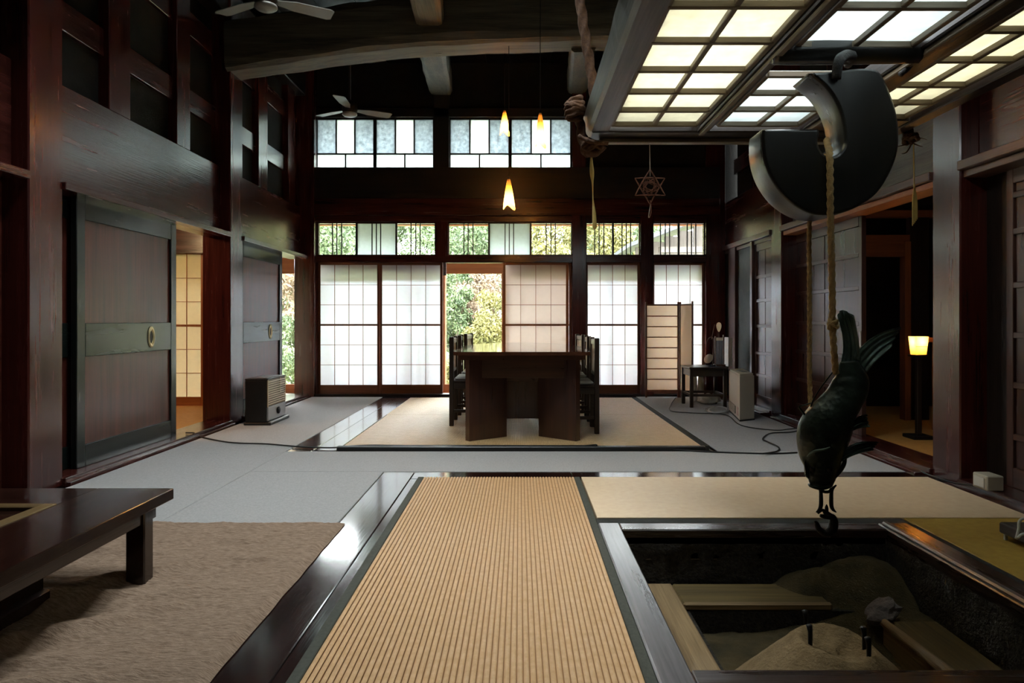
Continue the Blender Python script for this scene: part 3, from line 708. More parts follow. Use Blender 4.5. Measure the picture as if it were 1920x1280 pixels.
for i in range(nx):
    for j in range(ny): k = i*(ny+1)+j; fs.append((k, k+ny+1, k+ny+2, k+1))
M(bt, 'fleece', BLANKET, vs_, fs, smooth=True)

# ================================================================== HEARTH
ir = thing('sunken_hearth', 'square sunken hearth with worn timber rim and ash bed', 'hearth', (1.15, 2.7, -.4))
B(ir, 'rim_board', RIM, .395, .50, 1.85, 3.44, -.12, .03, .006, label='worn rim board, its reflected brightness in the grey colour'); B(ir, 'rim_board', RIM2, 1.80, 1.95, 1.85, 3.44, -.12, .03, .008)
B(ir, 'rim_board', RIM2, .50, 1.80, 3.335, 3.44, -.12, .028, .006); B(ir, 'rim_board', RIM2, .50, 1.80, 1.85, 2.0, -.12, .028, .006)
B(ir, 'rim_cloth', BORDERB, .395, 1.99, 3.442, 3.555, -.02, .018, .003); B(ir, 'rim_cloth', BORDERB, 1.952, 1.993, 1.2, 3.44, -.02, .02, .003)
B(ir, 'rim_highlight', RIM, 1.80, 1.835, 1.85, 3.40, .028, .05, .008)  # light strip standing in for the highlight along the rim's inner edge
def roughwall(name, p, ux, uz, nrm, n=40, m=12):
    vs_, fs = [], []
    for i in range(n+1):
        for j in range(m+1):
            q = Vector(p)+Vector(ux)*i/n+Vector(uz)*j/m
            vs_.append(q+Vector(nrm)*(.012*noise.noise(q*14)+.008*noise.noise(q*40)))
    for i in range(n):
        for j in range(m): k = i*(m+1)+j; fs.append((k, k+m+1, k+m+2, k+1))
    M(ir, name, PIT, vs_, fs, smooth=True)
zp = -.36
roughwall('pit_wall', (.51, 2.0, zp), (0, 1.335, 0), (0, 0, .30), (1, 0, 0)); roughwall('pit_wall', (1.79, 2.0, zp), (0, 1.335, 0), (0, 0, .34), (-1, 0, 0))
roughwall('pit_wall', (.5, 3.33, zp), (1.3, 0, 0), (0, 0, .32), (0, -1, 0)); roughwall('pit_wall', (.5, 2.0, zp), (1.3, 0, 0), (0, 0, .30), (0, 1, 0))
G(ir, 'pit_shell', PIT, [(.42, .50, 1.9, 3.43, -.5, -.1), (1.80, 1.88, 1.9, 3.43, -.5, -.1), (.42, 1.88, 3.34, 3.43, -.5, -.1), (.42, 1.88, 1.9, 2.0, -.5, -.1), (.42, 1.88, 1.9, 3.43, -.56, -.45)])
B(ir, 'ledge_board', TAN, .535, .735, 2.0, 3.30, -.255, -.22, .008); B(ir, 'ledge_board', TAND, .735, 1.40, 3.07, 3.30, -.255, -.222, .008)
B(ir, 'ledge_board', TAND, 1.55, 1.785, 2.0, 2.92, -.27, -.235, .008)
T(ir, 'ledge_edge', TAN, [(1.545, 2.0, -.225), (1.548, 2.4, -.222), (1.54, 2.9, -.228)], [.022, .023, .018], 10, 6)
B(ir, 'ledge_edge', TAN, .735, 1.40, 3.05, 3.072, -.25, -.215, .008)
B(ir, 'inner_lining', PIT, .735, .76, 2.0, 3.07, -.36, -.25); B(ir, 'inner_lining', PIT, .735, 1.5, 3.05, 3.08, -.36, -.25); B(ir, 'inner_lining', TAN, 1.535, 1.56, 2.0, 2.88, -.36, -.24)
# ash bed with heap in the far right corner
nx, ny = 90, 90; vs_, fs = [], []
for i in range(nx+1):
    for j in range(ny+1):
        x = .5+1.3*i/nx; y = 2.0+1.335*j/ny
        d = math.hypot((x-1.66)*1.0, (y-3.30)*1.25)
        d2 = math.hypot((x-1.42), (y-3.28)*1.3)
        h = max(.25*math.exp(-(d/.36)**2), .20*math.exp(-(d2/.26)**2))
        if x > 1.545: h = max(h, .10)
        z = -.345+h+.012*noise.noise(Vector((x*9, y*9, 0)))+.006*noise.noise(Vector((x*30, y*30, 0)))
        vs_.append((x, y, z))
for i in range(nx):
    for j in range(ny): k = i*(ny+1)+j; fs.append((k, k+ny+1, k+ny+2, k+1))
M(ir, 'ash_bed', ASH, vs_, fs, smooth=True).o['kind'] = 'stuff'
mx, my = 1.12, 2.42; vs_, fs = [(mx, my, -.135)], []; nr, nt_ = 26, 48
for i in range(1, nr+1):
    r = .42*i/nr
    for k in range(nt_):
        a = 2*PI*k/nt_; q = noise.noise(Vector((math.cos(a)*1.3, math.sin(a)*1.3, r*3)))
        top = -.135+.045*min(1, r/.12)**2
        side = -.09-(r-.13)*.93
        z = (top if r < .13 else side)+.018*q+.006*noise.noise(Vector((math.cos(a)*r*40, math.sin(a)*r*40, 0)))
        vs_.append((mx+r*math.cos(a), my+r*math.sin(a), max(z, -.365)))
for k in range(nt_): fs.append((0, 1+k, 1+(k+1) % nt_))
for i in range(nr-1):
    for k in range(nt_): a = 1+i*nt_; fs.append((a+k, a+nt_+k, a+nt_+(k+1) % nt_, a+(k+1) % nt_))
M(ir, 'ash_mound', ASHL, vs_, fs, smooth=True).o['kind'] = 'stuff'
gt = thing('iron_trivet', 'black iron trivet prongs standing in the ash mound', 'trivet', (mx, my, -.12))
for (dx, dy) in ((-.085, .01), (-.05, .13), (.10, -.005), (.075, -.085)):
    x, y = mx+dx, my+dy
    p = T(gt, 'prong', IRON, [(x, y, -.19), (x, y, -.06), (x-.004, y, -.035)], [.006, .008, .011], 6)
T(gt, 'ring', IRON, [(mx+.11*math.cos(a), my+.02+.11*math.sin(a), -.165) for a in [2*PI*k/24 for k in range(25)]], .006, 6)
st = thing('hearth_stone', 'pale angular stone lying on the ash in the hearth corner', 'stone', (1.58, 2.93, -.2))
bm = bmesh.new(); bmesh.ops.create_icosphere(bm, subdivisions=3, radius=1)
for v in bm.verts:
    v.co = Vector((v.co.x*.088, v.co.y*.055, v.co.z*.038))*(1+.35*noise.noise(v.co*1.7))
bmesh.ops.rotate(bm, verts=bm.verts, cent=(0, 0, 0), matrix=Matrix.Rotation(.5, 3, 'Z') @ Matrix.Rotation(-.35, 3, 'Y'))
me = bpy.data.meshes.new('stone'); bm.to_mesh(me); bm.free()
link('stone_body', me, STONE, st, (1.57, 2.95, -.205))

# ================================================================== HANGING PAPER SHELF (above the hearth)
H = 2.10
hd = thing('hanging_shelf', 'paper-panelled hanging lattice shelf glowing above the hearth', 'hanging shelf', (1.25, 2.6, H))
HY0, HY1 = 1.35, 3.735
vs_, fs = [], []                                 # thick weathered side beam, natural edge
n = 24
for i in range(n+1):
    y = HY0-.2+(3.93-HY0+.2)*i/n; wob = .02*noise.noise(Vector((y*2.2, 3, 0)))
    vs_ += [(.402, y, H), (.497, y, H), (.497, y, H+.16), (.385+wob, y, H+.17+wob), (.362+wob, y, H+.10+wob), (.385, y, H+.02)]
for i in range(n):
    for k in range(6): fs.append((i*6+k, i*6+(k+1) % 6, (i+1)*6+(k+1) % 6, (i+1)*6+k))
fs += [tuple(range(6)), tuple(range(n*6, n*6+6))]
M(hd, 'side_beam', OLDBEAM, vs_, fs, ax=1)
B(hd, 'side_beam', DARKW, 2.06, 2.14, HY0-.2, 3.98, H-.01, H+.14, .006)
B(hd, 'end_beam', DARKW, .40, 2.14, 3.80, 3.98, H-.005, H+.10, .008); B(hd, 'end_beam', DARKW, .40, 2.14, HY0-.2, HY0-.05, H-.005, H+.1, .008)
B(hd, 'end_strip', LATT, .46, 2.10, 3.92, 3.975, H-.03, H-.004, .004)
B(hd, 'carrier_beam', DARKW, .985, 1.06, HY0-.1, 3.82, H+.0, H+.07, .006); B(hd, 'carrier_beam', DARKW, 1.56, 1.70, HY0-.1, 3.82, H+.005, H+.09, .006)
B(hd, 'carrier_strip', LATT, 1.0, 1.03, HY0-.1, 3.82, H-.02, H, .004); B(hd, 'carrier_strip', LATT, 1.575, 1.60, HY0-.1, 3.82, H-.018, H+.005, .004)
def panel(xs_, ysl, pap):
    t = .022
    x0, x1 = xs_[0], xs_[-1]
    for x in xs_: B(hd, 'lattice_bar', LATT, x-t/2, x+t/2, ysl[0], ysl[-1], H+.012, H+.036, .003)
    for y in ysl: B(hd, 'lattice_bar', LATT, x0, x1, y-t/2, y+t/2, H+.008, H+.034, .003)
    for i in range(len(xs_)-1):
        for j in range(len(ysl)-1): B(hd, 'paper_pane', pap, xs_[i], xs_[i+1], ysl[j], ysl[j+1], H+.037, H+.0385)
panel([.505, .738, .974], [1.45, 1.74, 2.03, 2.32, 2.62, 2.92, 3.20, 3.48, 3.735], WASHIH)
panel([1.085, 1.307, 1.53], [2.98, 3.22, 3.47, 3.735], WASHIC); panel([1.085, 1.307, 1.53], [1.45, 1.75, 2.04, 2.33, 2.66], WASHIC)
panel([1.722, 1.87, 2.035], [1.35, 1.64, 1.93, 2.22, 2.52, 2.81, 3.11, 3.36, 3.60], WASHIH)
B(hd, 'end_board', DARKW, 1.7, 2.06, 3.60, 3.80, H, H+.03)
# shelf lights: fluorescent tubes lying above the paper
lamp('shelf_lamp_left', 'AREA', (.74, 2.9, H+.42), 6.5, (1, .98, .87), .25, 1.1, (0, 0, 0))
lamp('shelf_lamp_right', 'AREA', (1.88, 2.85, H+.42), 6, (1, .98, .86), .22, 1.1, (0, 0, 0))
lamp('shelf_lamp_mid', 'AREA', (1.3, 2.2, H+.42), 8.5, (.9, .97, 1), .3, 1.2, (0, 0, 0))
lamp('shelf_lamp_mid_far', 'AREA', (1.3, 3.4, H+.42), 5.5, (.9, .97, 1), .3, .5, (0, 0, 0))

def knot(t, c, r, mat, rr_=.02, n=3):
    for k in range(n):
        tilt = Matrix.Rotation(.5*(k-1), 3, 'X') @ Matrix.Rotation(.7*k, 3, 'Z')
        pts = [Vector(c)+tilt @ Vector((r*math.cos(a), r*.8*math.sin(a), .012*(k-1)+.3*r*math.sin(2*a))) for a in [2*PI*j/18 for j in range(19)]]
        R(t, 'knot', mat, pts, rr_, .05, .02)
YK = 3.86
t = thing('shelf_rope', 'thick sooty rope tied round the left beam of the hanging shelf', 'rope', tuple(at(1108, 262, YK)))
R(t, 'rope_line', ROPED, [(.30, 3.85, 4.55), at(1078, -120, 3.85), at(1088, 0, YK), at(1096, 60, YK), at(1106, 120, YK), at(1116, 190, YK), at(1122, 245, YK)], .027, .12, .012)
R(t, 'rope_line', ROPED, [at(1082, 210, YK), at(1088, 235, YK), at(1092, 262, YK), at(1102, 282, YK-.02), at(1118, 285, YK-.03), at(1130, 272, YK-.03)], .025, .1, .012)
c = at(1078, 205, YK)
for k in range(7):
    zz = -.055+.018*k; rr3 = .05*math.sqrt(max(.1, 1-(zz/.075)**2))
    R(t, 'rope_coil', ROPED, [c+Vector((rr3*math.cos(a), rr3*math.sin(a), zz+.012*math.sin(a+k*1.3))) for a in [2*PI*j/14 for j in range(15)]], .0125, .05, .012)
vs_, fs = lathe_geo([(.0, -.065), (.03, -.06), (.048, -.035), (.052, .0), (.046, .04), (.026, .058), (0, .062)], c, 20)
vs_ = [Vector(v)+.008*noise.noise_vector(Vector(v)*40) for v in vs_]
M(t, 'rope_bundle', ROPED, vs_, fs, smooth=True)
knot(t, at(1110, 275, YK-.02), .05, ROPED, .016, 3)
R(t, 'rope_wrap', ROPED, [at(1085, 255, YK-.06), at(1110, 266, YK-.09), at(1140, 268, YK-.08)], .012, .05)
t = thing('raffia_tail', 'pale raffia strand hanging below the left rope knot', 'strand', tuple(at(1110, 290, YK)))
T(t, 'strand', STRAWT, [at(1109, 284, YK), at(1109, 305, YK), at(1110, 325, YK), at(1111, 345, YK), at(1112, 375, YK), at(1114, 400, YK), at(1115, 424, YK), at(1115, 430, YK)], [.003, .009, .013, .005, .004, .011, .013, .004], 6, 5)
t = thing('corner_rope', 'dark rope knot at the right corner of the hanging shelf', 'rope', tuple(at(1708, 262, 3.8)))
R(t, 'rope_line', ROPED, [(2.17, 3.8, 4.55), (2.16, 3.8, 2.4), at(1706, 250, 3.8), at(1712, 268, 3.8)], .02, .09, .012)
knot(t, at(1706, 258, 3.8), .035, ROPED, .012, 3)
for k, e in enumerate(((1680, 275), (1690, 288), (1738, 262), (1730, 275))): T(t, 'loose_end', ROPED, [at(1710, 268, 3.8), at((1710+e[0])/2, e[1]-3, 3.8), at(e[0], e[1], 3.8)], [.004, .003, .001], 5, 4)
t = thing('raffia_tassel', 'pale raffia tassel hanging at the right corner of the shelf', 'tassel', tuple(at(1714, 270, 3.8)))
for k in range(5): T(t, 'strand', STRAWT, [at(1713, 268, 3.8), at(1714, 340, 3.8+.003*k), at(1712+k*1.6, 375, 3.8), at(1711+k*2.2, 423-3*k, 3.8)], [.003, .003, .005, .0025], 5, 5)
# twig star
YS = 3.95
t = thing('twig_star', 'small red twig star hanging on a white thread below the shelf', 'ornament', tuple(at(1218, 345, YS)))
T(t, 'thread', THREAD, [at(1218, 262, YS), at(1219, 330, YS)], .0028, 5)
cs, rs = at(1219, 350, YS), .10
for q in range(2):
    P3 = [cs+Vector((rs*math.cos(PI/2+q*PI+k*2*PI/3), 0.006*q, rs*math.sin(PI/2+q*PI+k*2*PI/3))) for k in range(4)]
    for k in range(3): T(t, 'twig', TWIG, [P3[k], P3[k].lerp(P3[k+1], .5)+Vector((0, .006, .004)), P3[k+1]], [.003, .005, .003], 5, 4)
rnd = random.Random(3); 
pts = [cs+Vector((.05*math.cos(k*2.4)*rnd.uniform(.7, 1.1), .02*math.sin(k*1.7), .05*math.sin(k*2.4)*rnd.uniform(.7, 1.1))) for k in range(26)]
T(t, 'winding', TWIG, pts, .0022, 4, 4)
T(t, 'tail', TWIG, [at(1219, 375, YS), at(1221, 395, YS), at(1218, 408, YS)], [.003, .004, .002], 5, 4)
T(t, 'tail', THREAD, [at(1220, 380, YS), at(1216, 407, YS), at(1220, 403, YS)], .002, 5, 4)

# ---------------- large wooden hook
YH = 2.56
hk = thing('wooden_hook', 'huge comma-shaped blackened wooden hook hanging over the hearth', 'hook', tuple(at(1557, 270, YH+.08)))
out = [(118, 606), (112, 660), (120, 800), (170, 950), (270, 1090), (400, 1182), (520, 1216), (660, 1204), (800, 1150), (930, 1055), (1025, 900), (1072, 760), (1080, 620), (1058, 470), (1008, 325), (968, 240), (915, 186), (780, 178), (640, 196), (440, 210)]
inn = [(440, 210), (560, 310), (640, 430), (682, 560), (697, 680), (688, 730), (650, 782), (602, 800), (556, 788), (520, 742), (508, 690), (520, 640), (516, 606)]
def hp(u, v): return (1400+u/3.766, 80+v/3.766)
o2 = [Vector((*hp(*p), 0)) for p in out]; i2 = [Vector((*hp(*p), 0)) for p in inn]
poly = smoothpath(o2, 4)[:-1]+smoothpath(i2, 4)[:-1]+[i2[-1]]
cu = bpy.data.curves.new('hook_outline', 'CURVE'); cu.dimensions = '2D'; cu.fill_mode = 'BOTH'
sp = cu.splines.new('POLY'); sp.points.add(len(poly)-1); sp.use_cyclic_u = True
for p, q in zip(sp.points, poly): p.co = (X_(q.x, YH), Z_(q.y, YH), 0, 1)
cu.extrude = .07; cu.bevel_depth = .011; cu.bevel_resolution = 2; cu.offset = -.011
tmp = bpy.data.objects.new('tmp', cu); COL.objects.link(tmp); bpy.context.view_layer.update()
me = bpy.data.meshes.new_from_object(tmp.evaluated_get(bpy.context.evaluated_depsgraph_get()))
bpy.data.objects.remove(tmp)
for v in me.vertices: v.co = Vector((v.co.x, YH+.082-v.co.z, v.co.y))-hk.off
me.update(); me.materials.clear()
link('hook_body', me, HOOKW.get(2), hk, hk.off)
cb = thing('hook_bar', 'dark wooden bar in the shelf gap carrying the big hook', 'bar', tuple(at(1560, 118, YH+.1)))
T(cb, 'bar', HOOKW, [(1.0, YH+.14, 2.105), (1.2, YH+.14, 2.115), (1.58, YH+.14, 2.11)], [.045, .055, .045], 10, 5)
T(cb, 'iron_strap', IRON, [at(1568, 148, YH-.012), at(1572, 118, YH-.015), at(1582, 106, YH+.02), at(1596, 106, YH+.1), at(1590, 120, YH+.2)], [.018, .02, .022, .022, .018], 8, 5)
T(cb, 'iron_rod', IRON, [at(1688, 140, 2.8), at(1702, 128, 2.8), at(1712, 112, 2.8), at(1716, 98, 2.8)], .012, 8, 4)

# ---------------- rope, carp and pot hook
YF = 2.62
t = thing('carp_rope', 'tan twisted rope from the big hook down to the carp', 'rope', tuple(at(1560, 607, YH)))
R(t, 'rope_line', ROPE, [at(1550, 262, YH+.1), at(1554, 280, YH+.03), at(1556, 300, YH-.03), at(1557, 400, YH-.03), at(1560, 520, YH), at(1561, 605, YH+.02), at(1563, 650, YH+.02), at(1567, 700, YH+.05)], .0115, .035, .004)
knot(t, at(1561, 607, YH+.02), .014, ROPE, .008, 3)
t = thing('rear_rope', 'thinner tan rope behind the big hook, ending at the carp fin', 'rope', tuple(at(1518, 600, YF+.1)))
R(t, 'rope_line', ROPE, [at(1549, 290, YH+.19), at(1528, 330, YF+.13), at(1518, 400, YF+.1), at(1518, 600, YF+.1), at(1518, 700, YF+.08), at(1520, 765, YF+.02)], .0085, .03, .004)

fish = thing('carp_weight', 'green-black bronze carp hanging head down on the rope', 'carp ornament', tuple(at(1545, 760, YF)))
prof = [(600+77, 1592, 34, .5), (694, 1594, 50, .55), (712, 1596, 66, .6), (735, 1589, 80, .66), (755, 1576, 92, .7), (775, 1561, 102, .72), (795, 1550, 104, .74), (815, 1544, 99, .76), (835, 1541, 91, .78), (855, 1540, 80, .8), (872, 1541, 66, .8), (888, 1541, 55, .78), (900, 1540, 48, .74), (908, 1539, 40, .7), (912, 1539, 22, .7)]
S = smoothpath([(c_, y, w_*10) for (y, c_, w_, k) in prof], 4); n = 28; vs_, fs = [], []
for i, s in enumerate(S):
    t_ = (S[min(i+1, len(S)-1)]-S[max(i-1, 0)]); tn = Vector((t_.x, t_.y)).normalized(); nn = Vector((-tn.y, tn.x))
    wid = s.z/10/2*.5*(1+abs(nn.x)); k = prof[min(i//4, len(prof)-1)][3]
    for j in range(n):
        a = 2*PI*j/n
        q = (s.x+nn.x*wid*math.cos(a), s.y+nn.y*wid*math.cos(a)*.6)
        Yq = YF-math.sin(a)*wid*k*YF/F
        vs_.append(at(q[0], q[1], YF)+Vector((0, Yq-YF, 0)))
m_ = len(S)
for i in range(m_-1):
    for j in range(n): fs.append((i*n+j, i*n+(j+1) % n, (i+1)*n+(j+1) % n, (i+1)*n+j))
fs += [tuple(range(n)), tuple(range((m_-1)*n, m_*n))]
m, nt, b = newmat('scaled_bronze'); b.inputs['Metallic'].default_value = .25; b.inputs['Roughness'].default_value = .3
v = coords(nt, (1, 1, 1), False); vo = nt.nodes.new('ShaderNodeTexVoronoi'); vo.inputs['Scale'].default_value = 55; nt.links.new(v, vo.inputs['Vector'])
nt.links.new(ramp(nt, noisetex(nt, v, 9, 4), lin((34, 42, 39)), lin((66, 80, 74))), b.inputs['Base Color']); bump(nt, b, vo.outputs['Distance'], .22, .006)
M(fish, 'body', m, vs_, fs, smooth=True)
def fin(name, root0, root1, tip0, tip1, bulge, dY, rays=7, mat=FINB, th=.004, y0=0.):
    """curved ribbed fin between two root points and two tip points (pixels at carp depth)"""
    nu, nv = 28, 10; vs_, fs = [], []
    for side in (1, -1):
        for i in range(nu+1):
            u = i/nu
            r_ = Vector(root0).lerp(Vector(root1), u); p_ = Vector(tip0).lerp(Vector(tip1), u)
            for j in range(nv+1):
                v_ = j/nv; q = r_.lerp(p_, v_); ln = (p_-r_)
                q = q+Vector((ln.y, -ln.x))*bulge*math.sin(PI*v_)*(.5+.5*math.cos(PI*(u*.6)))
                q = q+ln*(.10*math.sin(PI*u)*v_)
                rib = .0045*math.sin(u*rays*2*PI)*(.3+.7*v_)
                pt = at(q.x, q.y, YF); pt.y += y0+dY*v_*v_+.02*math.sin(PI*u)*v_+rib+side*th*(1-.6*v_)*(1 if 0 < u < 1 else .2)
                vs_.append(pt)
    m1 = (nu+1)*(nv+1)
    for s in (0, 1):
        for i in range(nu):
            for j in range(nv): k = s*m1+i*(nv+1)+j; fs.append((k, k+nv+1, k+nv+2, k+1))
    for i in range(nu):
        a = i*(nv+1)+nv; fs.append((a, a+nv+1, m1+a+nv+1, m1+a)); a = i*(nv+1); fs.append((a, a+nv+1, m1+a+nv+1, m1+a))
    for j in range(nv):
        for a in (j, nu*(nv+1)+j): fs.append((a, a+1, m1+a+1, m1+a))
    return M(fish, name, mat, vs_, fs, smooth=True)
fin('tail_fin', (1568, 706), (1615, 694), (1563, 592), (1594, 592), -.12, -.03, 4)
fin('tail_fin', (1598, 668), (1622, 702), (1690, 612), (1670, 652), .10, .0, 4)
fin('pelvic_fin', (1596, 785), (1590, 806), (1612, 772), (1616, 796), .1, -.03, 4, BRONZE, .004, -.03)
fin('pectoral_fin', (1574, 838), (1566, 862), (1632, 822), (1618, 838), .1, -.03, 5, BRONZE, .005, -.04)
fin('pectoral_fin', (1510, 850), (1516, 868), (1503, 880), (1512, 896), -.1, -.02, 4, BRONZE, .004, -.02)
T(fish, 'dorsal_spine', BRONZE, [at(1513, 782, YF), at(1499, 764, YF), at(1503, 761, YF), at(1522, 755, YF)], [.005, .004, .003, .002], 6, 4)
T(fish, 'dorsal_spine', BRONZE, [at(1516, 778, YF), at(1524, 752, YF), at(1538, 728, YF), at(1556, 704, YF), at(1567, 690, YF)], [.003, .003, .0028, .0028, .004], 6, 4)
T(fish, 'barbel', BRONZE, [at(1562, 898, YF-.02), at(1574, 884, YF-.03), at(1583, 868, YF-.03), at(1584, 852, YF-.03), at(1579, 845, YF-.03)], [.005, .008, .008, .006, .003], 8, 5)
T(fish, 'gill_edge', FINB, [at(1514, 856, YF-.045), at(1520, 850, YF-.06), at(1530, 845, YF-.075), at(1546, 842, YF-.085), at(1556, 838, YF-.085)], [.003, .005, .005, .004, .002], 8, 5)
T(fish, 'lip', BRONZE, [at(1517, 908, YF), at(1522, 911, YF-.03), at(1540, 915, YF-.045), at(1556, 911, YF-.03), at(1561, 906, YF)], [.005, .007, .008, .007, .005], 8, 5)
for x in (1524, 1556):
    e = at(x, 880, YF-.052); L(fish, 'eye', IRON, [(0, -.011), (.008, -.008), (.011, 0), (.008, .008), (0, .011)], e, 14)
ph = thing('pot_hook', 'small black iron pot hook hanging under the carp', 'pot hook', tuple(at(1548, 950, YF)))
for sx in (-1, 1):
    c0 = 1549
    T(ph, 'side_bar', IRON, [at(c0+sx*19, 909+(4 if sx < 0 else 0), YF), at(c0+sx*11, 918, YF), at(c0+sx*9.5, 935, YF), at(c0+sx*10, 948, YF), at(c0+sx*13, 955, YF), at(c0+sx*19, 960, YF)], [.003, .0065, .008, .008, .006, .002], 8, 5)
T(ph, 'yoke', IRON, [at(1540, 917, YF), at(1544, 921, YF), at(1549, 922, YF), at(1555, 921, YF), at(1560, 915, YF)], .006, 8, 4)
T(ph, 'pin', IRON, [at(1550, 945, YF), at(1550, 952, YF), at(1550, 966, YF)], [.001, .007, .006], 8, 4)
T(ph, 'yoke', IRON, [at(1533, 962, YF), at(1542, 956, YF), at(1550, 962, YF), at(1560, 966, YF)], [.005, .006, .01, .006], 8, 4)
T(ph, 'hook', IRON, [at(1538, 966, YF), at(1546, 968, YF), at(1559, 969, YF), at(1563, 978, YF), at(1560, 992, YF), at(1548, 999, YF), at(1536, 992, YF), at(1531, 980, YF), at(1527, 977, YF)], [.006, .009, .014, .017, .018, .014, .012, .008, .004], 10, 5)

# ================================================================== FURNITURE
# long table
tb = thing('long_table', 'long dark dining table with slab legs in the middle of the room', 'table', (.02, 6.9, .022))
TZ = .785; poly = []; cx_ = .02
poly += [(cx_-.545, 5.70), (cx_+.545, 5.70), (cx_+.575, 5.73), (cx_+.60, 6.2), (cx_+.60, 6.9)]
for k in range(1, 16):
    a = PI*k/16; poly.append((cx_+.60*math.cos(a)*1.0, 6.9+1.2*math.sin(a)))
poly += [(cx_-.60, 6.9), (cx_-.60, 6.2), (cx_-.575, 5.73)]
prism(tb, 'table_top', TABLETOP, poly, TZ-.03, TZ, 1)
prism(tb, 'under_frame', TABLE, [(cx_+(x-cx_)*.94, 6.9+(y-6.9)*.97) for x, y in poly], TZ-.07, TZ-.03, 1)
def slab(p, q, th, z0, z1):
    p, q = Vector(p), Vector(q); d = (q-p).normalized(); nn = Vector((-d.y, d.x))*th
    prism(tb, 'slab_leg', TABLE, [tuple(p), tuple(q), tuple(q+nn), tuple(p+nn)], z0, z1, 2)
zf = .022
slab((X_(880, 5.79), 5.79), (X_(950, 6.03), 6.03), .06, zf, TZ-.07); slab((X_(1010, 6.05), 6.05), (X_(1080, 5.79), 5.79), .06, zf, TZ-.07)
slab((-.22, 7.75), (-.05, 7.5), .06, zf, TZ-.07); slab((.09, 7.5), (.26, 7.75), .06, zf, TZ-.07)
B(tb, 'apron', TABLE, X_(882, 5.84), X_(1078, 5.84), 5.87, 5.90, Z_(708, 5.9), TZ-.07, .004)
B(tb, 'cross_panel', TABLE, -.22, .26, 6.25, 6.29, .15, TZ-.07, .004)
B(tb, 'stretcher', TABLE, -.13, .17, 6.1, 7.5, .5, .62, .004)

def chair(label, x, y, rz):
    t = thing('dining_chair', label, 'chair', (x, y, .022), rz, 'dining chairs along the long table', local=True)
    for sy in (-.2, .2):
        B(t, 'back_post', CHAIRW, -.022, .022, sy-.02, sy+.02, 0, .865, .005)
        B(t, 'leg', CHAIRW, .36, .40, sy-.02, sy+.02, 0, .42, .005)
        B(t, 'side_stretcher', CHAIRW, .02, .37, sy-.01, sy+.01, .13, .16, .003)
        B(t, 'side_rail', CHAIRW, .02, .37, sy-.012, sy+.012, .36, .42, .003)
    B(t, 'front_rail', CHAIRW, .37, .39, -.18, .18, .36, .42, .003); B(t, 'back_rail', CHAIRW, -.012, .012, -.18, .18, .36, .42, .003)
    B(t, 'cross_stretcher', CHAIRW, .18, .2, -.19, .19, .135, .16, .003)
    st_ = B(t, 'seat', CHAIRW, -.0, .41, -.215, .215, .42, .445, .006)
    B(st_, 'cushion', CUSH, .03, .40, -.2, .2, .446, .475, .012)
    B(t, 'top_rail', CHAIRW, -.014, .014, -.18, .18, .80, .85, .004); B(t, 'lower_rail', CHAIRW, -.012, .012, -.18, .18, .52, .55, .003)
    for k in range(3): B(t, 'back_slat', SLATW, -.006, .006, -.13+k*.13-.05, -.13+k*.13+.05, .55, .80, .003)
    return t
chair('nearest dark chair on the left side of the long table', -.66, 6.84, 0)
chair('middle dark chair on the left side of the long table', -.655, 7.58, .03)
chair('farthest dark chair on the left side of the long table', -.62, 8.32, -.10)
chair('nearest dark chair on the right side of the long table', .70, 6.38, PI)
chair('middle dark chair on the right side of the long table', .71, 7.12, PI-.03)
chair('farthest dark chair on the right side of the long table', .70, 7.86, PI+.08)

# low table with fire box
lt = thing('low_table', 'dark low table with inset fire box at bottom left', 'low table', (-2.1, 2.0, .03))
LZ = .353; lx1, ly1 = -1.435, 2.835; lx0, ly0 = -2.74, 1.25
fx, fy = -1.75, 2.585; fx0, fy0 = -2.45, 1.45
for q in ((lx0, fx0, ly0, ly1), (fx, lx1, ly0, ly1), (fx0, fx, fy, ly1), (fx0, fx, ly0, fy0)): B(lt, 'top_board', LOWT, *q, LZ-.045, LZ, .003)
for q in ((lx1-.06, lx1-.025, ly0+.05, ly1-.09), (lx0+.02, lx0+.05, ly0+.05, ly1-.09), (lx0+.05, lx1-.06, ly1-.13, ly1-.09)): B(lt, 'apron', LOWT, *q, LZ-.095, LZ-.045, .003)
for (x, y) in ((lx1-.09, 2.64), (lx0+.02, 2.64), (lx1-.09, 1.3), (lx0+.02, 1.3)): B(lt, 'leg', LOWT, x, x+.075, y, y+.065, .015, LZ-.046, .005)
fb_ = B(lt, 'fire_box', LOWT, fx0, fx+.03, fy0, 2.47, .06, LZ-.05, .004); B(fb_, 'box_plinth', LOWT, fx0-.02, fx+.045, fy0-.02, 2.485, .015, .075, .006)
TRIMW = Wood('tan_box_trim', (92, 72, 44), (128, 104, 66), .4, bmp=.2)
for q in ((fx-.05, fx, fy0, fy), (fx0, fx0+.05, fy0, fy), (fx0+.05, fx-.05, fy-.05, fy), (fx0+.05, fx-.05, fy0, fy0+.05)): B(fb_, 'box_trim', TRIMW, *q, LZ-.03, LZ+.004, .003)
B(fb_, 'box_lid', LOWT, fx0+.05, fx-.05, fy0+.05, fy-.05, LZ-.05, LZ-.012)

